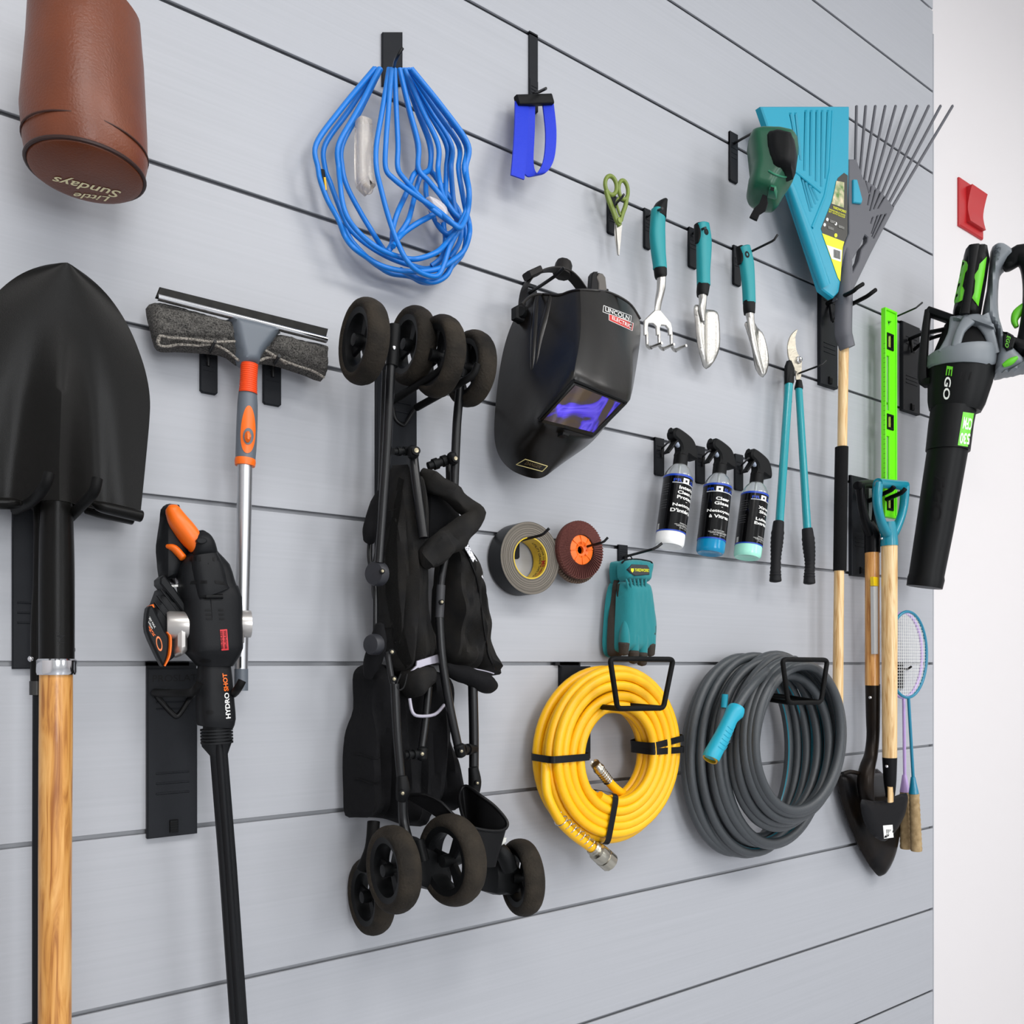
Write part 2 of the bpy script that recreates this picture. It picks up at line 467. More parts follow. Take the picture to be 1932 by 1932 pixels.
wallw = M('white_wall_paint', '#d9d5d5', 0.6, bump=(120, 0.05))
struct('wall_back', [(box(-1.6, 7.5, 0.016, 0.12, 0, 3.6), wallw)])
struct('trim_panel_end', [(box(XE + 0.0005, XE + 0.005, 0.016, -0.0006, 0.12, 3.2), M('trim_grey', '#a9abb0', 0.4))])
struct('baseboard_back', [(box(-1.6, 7.5, 0.016, 0.002, 0, 0.11, 0.003), M('baseboard_white', '#e4e4e2', 0.4))])
struct('floor', [(box(-3, 7.5, -6.2, 0.12, -0.1, 0), M('grey_epoxy_floor', '#b2b5ba', 0.3, var=('#a6a9af', 6, 0.5)))])
struct('ceiling', [(box(-3, 7.5, -6.2, 0.12, 3.6, 3.7), M('white_ceiling', '#eeeeec', 0.8))])
o = struct('wall_right', [(box(7.5, 7.6, -6.2, 0.12, 0, 3.6), wallw)])
o = struct('wall_left', [(box(-3.1, -3.0, -6.2, 0.12, 0, 3.6), wallw)])
# ================================================================== hooks
G1 = 'small single-prong hooks on the slatted wall'
G2 = 'large twin-arm hooks on the slatted wall'
slot_z = [HC + k * S for k in range(-4, 8)]
def small_hook(plate, arm, label, o1=0.007, rpx=2.3, hang=True, wire=None, grp=G1):
    """plate=(x0,y0,x1,y1) pixels; arm=[(px,py,o),...] from the plate to the tip"""
    x0, y0, x1, y1 = plate
    pl = slab([(x0, y0), (x1, y0 + (x1 - x0) * 0.12), (x1, y1 - 2), (x1 - 3, y1), (x0 + 3, y1 - (x1 - x0) * 0.1), (x0, y1 - 4)] if False else [(x0, y0), (x1, y0), (x1, y1 - 3), (x1 - 3, y1), (x0 + 3, y1), (x0, y1 - 3)], 0.0, 0.006, 0.0012)
    V = pl[0]
    # squared up in the world: keep the plate's own straight edges
    xa, xb = at(x0, y0, .006).x, at(x1, y0, .006).x; zt, zb = at((x0 + x1) / 2, y0, .006).z, at((x0 + x1) / 2, y1, .006).z
    c = 0.003
    pl = slab2([[(xa, zt), (xa, zb + c), (xa + c, zb), (xb - c, zb), (xb, zb + c), (xb, zt)]], 0, -0.006, 0.0012)
    ribs = [box(xa + (xb - xa) * .15, xb - (xb - xa) * .15, -0.006, -0.0068, zt - (zt - zb) * f, zt - (zt - zb) * f - 0.0012) for f in (.22, .32, .42, .52)]
    t = Thing('slatwall_hook', label, 'hook', Vector(((xa + xb) / 2, 0, zb)), grp)
    zz = min(slot_z, key=lambda z: abs(z - zt))
    lip = box(xa, xb, 0.003, -0.004, zz - G / 2 + 0.0004, zz + G / 2 - 0.0004)
    if abs(zz - zt) > 0.012: lip = join(lip, box(xa, xb, 0, -.004, min(zz, zt), max(zz, zt)))
    t.part('plate', join(pl, lip, *ribs), black_sl)
    q = spl(arm, 4) if len(arm) > 2 else arm
    t.part('prong', tube([at(*p) for p in arm], [rpx * mpp(p[0], p[2]) for p in arm], 10), wire_bk)
    return t
def big_hook(plate, V1, arms, label, rpx=3.6, sleeve=1.35, text=None, bottom=True, ribs=(.62, .66, .70), grp=G2):
    x0, y0, x1, y1 = plate; om = 0.011
    xa, xb = at(x0, y0, om).x, at(x1, y0, om).x; zt, zb = at((x0 + x1) / 2, y0, om).z, at((x0 + x1) / 2, y1, om).z
    pl = slab2([[(xa, zt), (xa, zb), (xb, zb), (xb, zt)]], 0, -om, 0.0015); w_ = xb - xa; h = zt - zb
    rb = [tube([Vector((xa + w_ * .17, -om, zt - h * f)), Vector((xb - w_ * .17, -om, zt - h * f))], 0.0014, 8) for f in ribs]
    rb += [tube([Vector((xa + w_ * .17, -om, zt - h * f)), Vector((xb - w_ * .17, -om, zt - h * f))], 0.0012, 8) for f in (.16, .2, .24)]
    t = Thing('slatwall_hook', label, 'hook', Vector(((xa + xb) / 2, 0, zb)), grp)
    zz = min(slot_z, key=lambda z: abs(z - zt))
    lip = join(box(xa, xb - w_ * .15, 0.003, -0.005, zz - G / 2 + .0004, zz + G / 2 - .0004), box(xa, xb, 0, -0.005, min(zz, zt) - .002, max(zz, zt) + .002))
    layers = [(join(pl, lip, *rb), black_sl)]
    if text:
        s, q = text; layers.append((dtext(s, q, Plane(om), 0.0005, 0.0), black_i))
    p = t.part('plate', *layers)
    if bottom:
        lc = join(box(xa + w_ * .43, xa + w_ * .6, -om, -om - .004, zb + .006, zb + .024, .001), *[box(xa + w_ * .44, xa + w_ * .59, -om - .004, -om - .0052, zb + .008 + i * .0035, zb + .0095 + i * .0035) for i in range(4)])
        t.part('latch', lc, black_pl)
    if V1: t.part('wire_frame', ptube(V1, rpx, n=10, sm=4), wire_bk)
    for a in arms:
        t.part('arm', ptube(a, rpx * sleeve, n=12, sm=4), rubber)
    return t
# ================================================================== leather bag (top left)
def bag():
    leather = M('brown_leather', '#5e2c14', 0.38, bump=(350, 0.25), var=('#733819', 14, 0.6)); o = 0.125
    c = at(163, 335, o); R = 0.066
    t = Thing('leather_pouch', 'round brown leather pouch with gold script on its base, hanging above the black shovel', 'pouch', c)
    prof = [(0.0005, 0.004), (R * .85, 0.002), (R * .96, 0.004), (R * 1.0, 0.010), (R * 1.04, 0.03), (R * 1.06, 0.07), (R * 1.0, 0.16), (R * .9, 0.21), (R * .5, 0.235), (0.0005, 0.24)]
    m = lathe(prof, c, (0.0, 0.02, 1), 48)
    body = (m[0], m[1])
    V = []
    for v in m[0]:
        h = v.z - c.z; k = noise.noise(v * 18) * 0.006 * min(1, h / 0.04)
        d = Vector((v.x - c.x, v.y - c.y, 0)); V.append(v + (d.normalized() * k if d.length > .01 else Vector()))
    t.part('body', (V, m[1]), leather)
    t.part('piping', tube([c + Vector((math.cos(a) * R * 1.0, math.sin(a) * R * 1.0, 0.008)) for a in [2 * PI * k / 48 for k in range(48)]], 0.0024, 8, True), M('dark_brown_piping', '#2c130b', 0.5))
    seam = tube([c + Vector((math.cos(a) * R * 1.06 , math.sin(a) * R * 1.06, 0.036)) for a in [2 * PI * k / 48 for k in range(48)]], 0.0012, 6, True)
    t.part('stitching', seam, M('seam_brown', '#3a1a0e', 0.6))
    gold = M('gold_foil', '#f0e4b4', 0.4)
    S_ = Surf((V, m[1]))
    t.part('lettering', (dtext('Sundays', [(226, 375), (97, 345), (101, 328), (230, 357)], S_, 0.0012, 0.012, o, 0.3), gold), (dtext('Little', [(206, 380.5), (138, 372.5), (139, 363), (208, 371.5)], S_, 0.0012, 0.012, o, 0.3), gold))
    t.part('carry_loop', tube([c + Vector((0.0, 0.0 + 0.03 * math.cos(a), 0.25 + 0.04 * math.sin(a))) for a in [PI * k / 12 for k in range(13)]], 0.005, 8), leather)
bag()
_c = at(163, 335, .125)
_t = Thing('slatwall_hook', 'small black hook carrying the brown leather pouch', 'hook', Vector((_c.x, 0, _c.z + .2)), G1)
_t.part('plate', box(_c.x - .013, _c.x + .013, 0, -.006, _c.z + .2, _c.z + .3, .001), black_sl)
_t.part('prong', tube([Vector((_c.x, -.004, _c.z + .283)), Vector((_c.x, -.15, _c.z + .283)), Vector((_c.x, -.162, _c.z + .30))], .0028, 10), wire_bk)
# ================================================================== shovels on the left
def blade(outline, cx, o, name=None, bend=0.014, rib=0.017, ribw=0.016, thick=0.0022, nu=28, nv=40, tilt=0.02, inv=1):
    """outline: right edge pixels from the tip to the shoulder; cx(y) the centre line in pixels"""
    E = spl(outline, 8); n = len(E); V, F = [], []
    pts = []
    for i in range(nv + 1):
        q = i / nv * (n - 1); k = min(int(q), n - 2); f = q - k
        pts.append((E[k][0] * (1 - f) + E[k + 1][0] * f, E[k][1] * (1 - f) + E[k + 1][1] * f))
    for lay in (0, 1):
        for i, (ex, ey) in enumerate(pts):
            r = at(ex, ey, o); c = at(cx(ey), ey, o); hw = max(0.0005, r.x - c.x); v = i / nv
            for j in range(nu + 1):
                u = j / nu * 2 - 1; x = c.x + hw * u; dx = hw * u
                yb = -bend * (u * u) * min(1, v * 2 + .2) * inv
                g = max(0, (v - .38) / .62) ** 1.3; wv = ribw * (0.35 + 0.9 * v)
                frog = rib * g * (math.exp(-(dx / wv) ** 2 * 1.2) + 0.34 * math.exp(-(dx / (wv * 0.2)) ** 2) * (1.1 - v)) - rib * 0.35 * g * math.exp(-((abs(dx) - wv * 1.9) / (wv * .7)) ** 2)
                out = frog * 1.1 - bend * u * u * inv * 0.8 + tilt * (1 - v)
                V.append(Vector((x, -(o + out) + (thick if lay else 0), r.z)))
    W = nu + 1; L = (nv + 1) * W
    for i in range(nv):
        for j in range(nu):
            a = i * W + j; F.append((a, a + W, a + W + 1, a + 1)); F.append((L + a, L + a + 1, L + a + W + 1, L + a + W))
    for i in range(nv):
        a = i * W; F.append((a, L + a, L + a + W, a + W)); a = i * W + nu; F.append((a, a + W, L + a + W, L + a))
    for j in range(nu):
        a = j; F.append((a, a + 1, L + a + 1, L + a)); a = nv * W + j; F.append((a, L + a, L + a + 1, a + 1))
    return V, F
def shovel_big():
    o = 0.105; c = at(107, 1950, o)
    t = Thing('round_point_shovel', 'large black round point shovel with shiny ferrule and golden wood handle, nearest on its hook', 'shovel', c)
    R = [(126, 503), (150, 511), (185, 538), (215, 571), (243, 615), (264, 663), (278, 708), (284.5, 750), (284, 790), (279, 850), (273, 915), (268, 966)]
    cxf = lambda y: 125 - 17 * min(1, max(0, (y - 503) / 400))
    m = blade(R, cxf, o, tilt=0.012, bend=0.012, rib=0.021, ribw=0.021)
    bm = M('matte_black_steel', '#0b0b0b', 0.30, 0.0, bump=(1100, 0.10), var=('#131210', 1400, 0.5), spec=.13)
    t.part('blade', m, bm)
    for s in (1, -1):
        xs = (178, 190, 215, 240, 266) if s > 0 else (38, 25, 0, -30, -60)
        ys = (950, 956, 962, 968, 974) if s > 0 else (950, 950, 950, 948, 946)
        step = limb([(x, y, o + .014) for x, y in zip(xs, ys)], [6, 10, 11, 11, 11], [0.006, .012, .013, .013, .012], n=16, cap=0.003)
        t.part('foot_step', step, bm)
    sk = limb([(112, 860, o + .006), (110, 905, o + .008), (108, 945, o + .004), (107, 985, o), (107, 1080, o), (107, 1245, o)], [7, 17, 25, 28, 30, 30], [.006, .012, .018, .02, .0205, .0205], n=28)
    s_ = Surf(sk)
    t.part('socket', (sk, bm), (dtext('2', [(123, 1213), (108, 1213), (108, 1199), (123, 1199)], s_, 0.0006, 0.0, o), steel_bk))
    fer = limb([(107, 1243, o), (107, 1246, o), (107, 1268, o), (107, 1273, o)], [31.5, 34, 34, 32.5], sm=1, o=o, n=32)
    t.part('ferrule', fer, chrome)
    for x in (77, 139): t.part('rivet', ball(at(x, 1226, o + 0.001), 0.0035, .6, 1, 1), chrome)
    t.part('handle', limb([(106, 1270, o), (105.5, 1400, o), (104, 1640, o), (103, 2300, o)], [28, 28.5, 28, 28], sm=2, o=o, n=32), oak)
shovel_big()
def shovel_behind():
    o = 0.05; c = at(72, 1950, o)
    t = Thing('round_point_shovel', 'second black shovel mostly hidden behind the large shovel, with a thin dark pole', 'shovel', c)
    R = [(112, 560), (150, 590), (190, 640), (220, 710), (238, 780), (244, 850), (246, 915), (247, 972)]
    bm = _M['matte_black_steel']
    t.part('blade', blade(R, lambda y: 112 - 30 * (y - 560) / 400, o - .02, tilt=.0, bend=.008, rib=.01), bm)
    t.part('foot_step', limb([(163, 964, o), (190, 971, o), (220, 977, o), (249, 983, o)], [6, 7, 7, 7], [.006, .01, .01, .01], n=14, cap=.003), bm)
    t.part('foot_step', limb([(38, 950, o), (20, 948, o), (0, 940, o), (-25, 935, o)], [6, 7, 7, 7], [.006, .01, .01, .01], n=14, cap=.003), bm)
    sk = limb([(72, 930, o), (73, 990, o), (73, 1100, o), (71, 1180, o), (70, 1310, o)], [10, 9, 10, 12, 11.5], n=18)
    t.part('socket', sk, bm)
    t.part('ferrule', limb([(70, 1285, o), (70, 1311, o)], 13, sm=1), M('dull_steel', '#4b4b4a', .35, .9))
    t.part('rivet', ball(at(58.5, 1243, o + .006), 0.004), chrome)
    t.part('handle', limb([(71, 1309, o), (70, 1640, o), (70, 2250, o)], 8.5, sm=1, n=18), black_sl)
shovel_behind()
big_hook((23, 640, 78, 1262), [(30, 900, .012), (45, 935, .02), (75, 965, .03), (120, 950, .03), (150, 930, .012)],
         [[(30, 962, .05), (62, 945, .13), (84, 918, .185), (93, 893, .19)], [(118, 990, .05), (150, 958, .13), (176, 930, .185), (184, 903, .19)]],
         'long slate-black twin-arm hook plate behind the two shovels on the left', rpx=5, sleeve=1.9, ribs=(.80, .83, .86), bottom=False)

# ================================================================== squeegee
def squeegee():
    o = 0.06; c = at(456, 1304, .03)
    t = Thing('window_squeegee', 'window squeegee with grey microfibre pad, orange collar and silver telescopic pole', 'squeegee', c)
    t.part('rubber_blade', slab([(301.5, 541), (619.5, 620), (614.5, 640), (294, 560)], o - .002, o + .004, .001), M('worn_black_rubber', '#080807', .5, bump=(90, .4), var=('#191814', 60, .3), spec=.2))
    ch = limb([(298, 561, o + .004), (616, 641.5, o + .004)], 5.2, .006, n=12, e=3, sm=1)
    t.part('channel', ch, chrome)
    head = puff([(438, 597), (528, 619), (527.5, 628), (514, 648), (495, 673), (488, 690), (455, 689), (448, 673), (439.5, 640), (434.5, 612)], o - .012, o + .017, .012, .005, sm=3, om=o, back=.2)
    t.part('head', head, grey_pl)
    # microfibre sleeve
    def fuzz(x, z): return noise.noise(Vector((x * 90, 3, z * 90))) * .004 + noise.noise(Vector((x * 320, 3, z * 320))) * .0025 + noise.noise(Vector((x * 900, 7, z * 900))) * .0012
    fm = M('microfibre', '#75726d', .95, bump=(900, 1.2), var=('#1e1c1b', 520, .34))
    back = puff([(286, 566), (340, 575), (440, 606), (530, 630), (614, 647), (622, 660), (622, 694), (613, 714), (583, 703), (541, 689), (516, 682), (489, 681), (470, 686), (451, 683), (433, 669), (407, 662), (370, 659), (335, 657), (309, 657), (296, 647), (288, 615), (281, 587)], o - .028, o - .002, .012, .0035, fuzz, sm=2, om=o - .01)
    t.part('microfibre_pad', back, fm)
    for P, W in (([(289, 577), (350, 585), (440, 605), (444, 645), (430, 640), (400, 638), (350, 636), (318, 634), (305, 636), (292, 626)], 0), ([(527, 628), (570, 640), (612, 652), (620, 668), (620, 700), (600, 696), (560, 680), (515, 663), (505, 659)], 1)):
        f = puff(P, o - .010, o + .006, .012, .003, fuzz, sm=2, om=o)
        t.part('pad_flap', f, fm)
    br = M('braided_edge', '#b4ada2', .8, bump=(500, 1.5), var=('#4c4843', 500, .3))
    def braid(pts):
        q = spl([(a, b, c_) for a, b, c_ in pts], 14); ms = []
        for i in range(len(q) - 1):
            p = at(*q[i]); ms.append(ball(p, .0024, 1.1, .9, .8, 6, 4))
        return join(*ms)
    t.part('braid_edge', braid([(298, 645, o + .004), (303, 634, o + .006), (320, 637, o + .008), (360, 640, o + .008), (400, 645, o + .008), (444, 644, o + .006)]), br)
    t.part('braid_edge', braid([(299, 650, o), (312, 654, o), (340, 650, o), (370, 652, o + .002), (400, 650, o + .004), (425, 660, o), (450, 680, o)]), br)
    t.part('braid_edge', braid([(503, 662, o + .006), (530, 678, o + .006), (560, 690, o + .006), (590, 700, o + .005), (611, 712, o + .004)]), br)
    t.part('braid_edge', braid([(491, 680, o), (505, 675, o), (525, 676, o), (540, 686, o)]), br)
    # collar, ribbed
    q = []
    for i in range(57):
        f = i / 56; y = 687 + 55 * f; base = 15.2 - 1.2 * math.sin(f * PI * .8) + 1.6 * f
        q.append((470.5 - 2.5 * f, y, o - .002 * f, base + (1.0 if i % 4 in (0, 1) else 0)))
    col = limb([(a, b, c_) for a, b, c_, d in q], [d for a, b, c_, d in q], sm=1, n=28)
    t.part('collar', col, orange_r)
    gp = [(467.5, 741), (467, 765), (466, 800), (464.5, 840), (463, 868)]
    grip = limb([(x, y, o - .004 - (y - 741) * .00003) for x, y in gp], [16.5, 18.4, 19, 18.8, 18], n=36)
    t.part('grip', grip, grey_pl)
    sg = Surf(grip)
    pod = []
    for a in range(32):
        an = 2 * PI * a / 32; y = 810 - 45 * math.cos(an); hw = 15.0 * abs(math.sin(an)) ** .9 * (0.8 + .28 * (y - 765) / 90); pod.append((469.5 - .03 * (y - 765) + math.copysign(hw, math.sin(an)), y))
    inl = t.part('inlay', dpoly(pod, sg, .0008, o, 4), orange, parent=None)
    t.part('button_ring', dpoly(ell(468.5, 823, 10.2, 15.8, 20), sg, .0018, o, 4), grey_pl)
    t.part('button', puff(ell(468.3, 823.5, 6.3, 11, 16), o + .010, o + .0165, .004, .003, sm=1, om=o + .012), orange)
    t.part('ring', limb([(463, 866, o - .006), (462.6, 872, o - .006), (462.3, 879, o - .006)], [18.6, 19.2, 18.2], sm=2, n=28), orange)
    t.part('pole', limb([(462, 876, o - .006), (460, 1000, .045), (457, 1150, .036), (455, 1266, .03)], [13.8, 13.4, 12.6, 12], sm=3, n=32), alu)
    t.part('slot', slab([(453, 1239), (455.5, 1239), (455.5, 1260), (453, 1260)], .035, .0408, 0), black_i)
    t.part('end_cap', limb([(455.2, 1262, .03), (455, 1303, .03)], 12.6, sm=1, n=28), grey_pl)
squeegee()
small_hook((378, 652, 411, 742), [(393, 690, .009), (393.5, 668, .012), (397, 662, .045), (406, 644, .085)], 'small black hook holding up the squeegee pad on the side nearer the shovel', rpx=3)
small_hook((497, 668, 531, 764), [(515, 711, .009), (515.5, 690, .012), (519, 684, .045), (527, 671, .085)], 'small black hook holding up the squeegee pad on the side nearer the pushchair wheels', rpx=3)

# ================================================================== cordless pressure washer
def washer():
    o = 0.10; c = at(425, 1700, o)
    t = Thing('cordless_pressure_washer', 'black and orange cordless pressure washer gun hanging beside the squeegee pole', 'power tool', c)
    hs = M('washer_black', '#17181a', .48, bump=(1200, .1))
    body = limb([(380, 1036, o), (382, 1046, o), (384, 1068, o), (388, 1100, o), (393, 1121, o), (398, 1132, o), (399, 1172, o), (402, 1215, o), (404, 1228, o), (405, 1245, o), (405, 1257, o)],
                [22, 28, 44, 49, 50.5, 52, 51.5, 49.5, 48, 38, 29], [.016, .02, .03, .034, .036, .038, .038, .038, .037, .03, .026], n=40, e=3.4, sm=2)
    core = limb([(381, 1048, o + .012), (386, 1072, o + .012), (392, 1108, o + .012), (397, 1122, o + .012)], [24, 30, 31, 34], [.024, .029, .031, .03], n=28, e=3.5, sm=2)
    neck = limb([(404, 1252, o), (404.5, 1280, o), (406, 1330, o), (407.5, 1357, o), (406.5, 1371, o)], [27, 30, 32.5, 33, 30], [.022, .024, .026, .026, .023], n=32, e=3.2, sm=2)
    sb = Surf(body, core, neck)
    ink = black_i
    seam = [dpoly([(a - .7, 1062), (a + .7, 1062), (b + .7, 1250), (b - .7, 1250)], sb, .0006, o, 8) for a, b in [(393, 407)]]
    t.part('housing', (body, hs), (core, hs), (seam[0], ink))
    t.part('muzzle', (neck, hs), (dtext('HYDRO', [(426.5, 1356), (423, 1307.5), (432, 1306.5), (435.5, 1355)], sb, .0012, .03, o), white_i),
           (dtext('SHOT', [(422.8, 1304.5), (419.5, 1270.5), (428, 1270), (431.5, 1303.5)], sb, .0012, .03, o), orange),
           (dpoly(ell(396, 1344, 8, 4.5, 14), sb, .0008, o), ink))
    vents = [dquad([(x0 + .9 * r, y), (x1 + .9 * r, y), (x1 + .9 * r, y + 3.8), (x0 + .9 * r, y + 3.8)], sb, 2, 1, .0009, o) for r, y in enumerate((1149, 1157.3, 1165.5)) for x0, x1 in ((387, 398.5), (412.5, 421.5))]
    vents += [dquad([(361, 1096), (391, 1095), (391, 1101), (358, 1102)], sb, 3, 1, .0009, o), dquad([(405, 1095), (423, 1098), (425, 1103), (407, 1101)], sb, 3, 1, .0009, o)]
    vents += [dquad([(357 + 9 * i, 1051), (361 + 9 * i, 1050), (361 + 9 * i, 1058), (357 + 9 * i, 1058)], sb, 1, 1, .0009, o) for i in (0, 1, 2, 5, 6)]
    vents += [dpoly(ell(387, 1247.5, 12, 3.5, 16), sb, .0009, o)]
    t.part('air_vents', join(*vents), ink)
    t.part('pin', join(limb([(388, 1125.5, o + .039), (420, 1125.5, o + .039)], 4.6, sm=1, n=12), limb([(377, 1126, o + .037), (388, 1125.5, o + .039)], [1, 4], sm=1, n=12)), black_pl)
    q = [(415, 1188), (428.5, 1187), (431.5, 1226.5), (418, 1227.5)]
    t.part('warning_label', (dquad(q, sb, 4, 6, .0008, o), M('red_label', '#c4242c', .5)), (dtext('BRUSHLESS', [(417.6, 1224), (415.8, 1190.5), (419.8, 1190.2), (421.8, 1223.7)], sb, .0016, .01, o), ink), (dtext('BRUSHLESS', [(424.2, 1223.7), (422.2, 1190), (426.8, 1189.6), (428.8, 1223.3)], sb, .0016, .01, o), ink))
    # handle
    guard = puff([(305, 980), (307, 959), (318, 948.5), (331, 948), (343, 954), (352, 985), (362, 1040), (352, 1062), (339, 1092), (312, 1098), (303, 1088), (299, 1052), (298, 1027)], o - .025, o + .002, .012, .006, sm=2, om=o - .012)
    t.part('hand_guard', guard, hs)
    hd = limb([(327, 966, o + .006), (336, 983, o + .008), (352, 1004, o + .01), (367, 1026, o + .01), (372, 1045, o + .006)], [13.5, 17, 18.5, 17, 10], [.014, .018, .02, .019, .012], n=28, e=2.4, cap=.010)
    t.part('handle', hd, orange)
    t.part('trigger', limb([(318.5, 1032, o - .002), (330, 1036, o + .004), (345, 1052, o + .008)], [5, 7, 7], [.006, .009, .008], n=16, cap=.003), orange)
    t.part('boss', join(limb([(376, 1012, o + .012), (381, 1024, o + .014), (384, 1042, o + .010)], [14, 21, 24], [.014, .021, .02], n=24, e=2.6, cap=.006), slab(ell(381, 1020, 10, 6), o + .03, o + .0368, .001)), hs)
    # side knobs (silver)
    silver = M('silver_plastic', '#b6b2ae', .3, .7)
    for nm, a, b_, low in (('knob', (326, 1180), 1, [(327, 1176), (338, 1174), (347, 1175), (354, 1180), (356, 1225), (352, 1234), (340, 1240), (333, 1240), (327, 1230)]), ('knob', (456, 1177), -1, [(448, 1175), (456, 1176), (461, 1184), (463, 1205), (461, 1226), (455, 1234), (450, 1236)])):
        ctr = at(a[0] + 8 * b_ * (1 if b_ > 0 else .4), a[1], o + .004)
        disc = lathe([(0.0005, -.013), (.017, -.013), (.019, -.010), (.019, .014), (.0005, .016)], ctr, (1, -.15, 0), 28)
        t.part(nm, (disc, silver), (puff(low, o - .006, o + .022, .008, .005, sm=2, om=o + .01), silver))
    # battery
    bat = puff([(280, 1148), (290, 1138), (299, 1113), (309, 1107), (352, 1150), (352, 1225), (318, 1254), (308, 1256), (290, 1215), (277, 1180)], o - .035, o + .004, .008, .006, sm=1, om=o - .01)
    ridge = [limb([(x, y, o + .002), (x + 40, y + 52, o + .002)], 2.2, .003, sm=1, n=8) for x, y in ((303, 1112), (296, 1123), (291, 1136))]
    face = slab([(279, 1147), (286, 1143), (291, 1147), (312, 1190), (319, 1203), (317, 1236), (310, 1254), (306, 1255), (290, 1223), (277, 1192), (276, 1170)], o - .004, o + .016, .0025, sm=2)
    sf = Surf(face)
    bt = t.part('battery', (join(bat, *ridge), hs), (face, hs))
    t.part('battery_label', (dtext('20V MAX\nLithium', [(282.5, 1163), (294, 1183), (288, 1189.5), (278.5, 1172)], sf, .0012, .0, o), white_i), (dtext('20V\n2.0', [(281, 1180), (294, 1199), (292, 1204), (279.5, 1186)], sf, .0012, .02, o), orange), parent=bt)
    ring = slab(ell(300.5, 1214.5, 5.6, 14.5, 20, -.2), o + .010, o + .0175, .0004, holes=[ell(300.5, 1214.5, 3.8, 10.5, 20, -.2)])
    t.part('badge_ring', ring, M('pale_orange', '#d97a48', .5), parent=bt)
    t.part('battery_stripe', limb([(313, 1193, o + .008), (319.5, 1203, o + .008), (318, 1235, o + .008), (309, 1255, o + .006)], [3, 3.6, 3.6, 3], .009, n=12), orange, parent=bt)
    t.part('battery_release', slab([(284, 1142), (290, 1139.5), (292, 1146), (287, 1148)], o - .01, o + .013, .001), orange, parent=bt)
    pl = slab([(302, 1091), (310, 1084), (330, 1110), (352, 1142), (352, 1162), (330, 1135), (302, 1101)], o - .03, o + .008, .002)
    sp = Surf(pl, guard)
    t.part('rating_label', (dquad([(318, 1091), (336, 1090), (336, 1103), (324, 1103)], sp, 3, 2, .0008, o), M('label_grey', '#77757a', .6, var=('#2a292c', 700, .2))), (dquad([(323, 1104), (336, 1103), (336, 1107), (326, 1107.5)], sp, 2, 1, .001, o), white_i))
    t.part('battery_dock', pl, hs)
    # lance
    rings = []
    for i in range(5): rings.append(limb([(408.5 + i * .2, 1374.5 + i * 6, o), (408.6 + i * .2, 1378 + i * 6, o)], 28.5, .020, sm=1, n=24, e=2.6))
    t.part('quick_connector', join(limb([(408, 1369, o), (409, 1402, o)], 24, .018, sm=1, n=24), *rings), hs)
    lance = join(limb([(409, 1396, o), (409.5, 1404, o), (413, 1424, o), (430, 1636, o), (452, 1950, o)], [28, 27, 15.8, 16, 16], [.012, .012, .009, .008, .008], sm=1, n=20, e=3), limb([(411, 1400, o + .006), (414, 1426, o + .006), (430, 1636, o + .004), (452, 1950, o + .004)], 7.5, .0095, sm=1, n=16))
    t.part('lance', lance, hs)
washer()
big_hook((278, 1261, 372.5, 1578), [(293, 1307, .02), (300, 1318, .014), (327, 1348, .012), (338, 1348, .012), (358, 1318, .014), (366, 1308, .05)],
         [[(293, 1307, .02), (330, 1308, .09), (362, 1306, .13), (371, 1297, .15), (376, 1289, .155)], [(425, 1310, .02), (440, 1309, .11), (450, 1297, .15), (457, 1284, .155)]],
         'slate-black twin-arm hook plate with raised lettering, holding the cordless pressure washer', rpx=5, sleeve=1.55, text=('PROSLAT', [(288, 1274), (372, 1272), (372, 1284), (288, 1287)]), ribs=(.62, .68, .74))
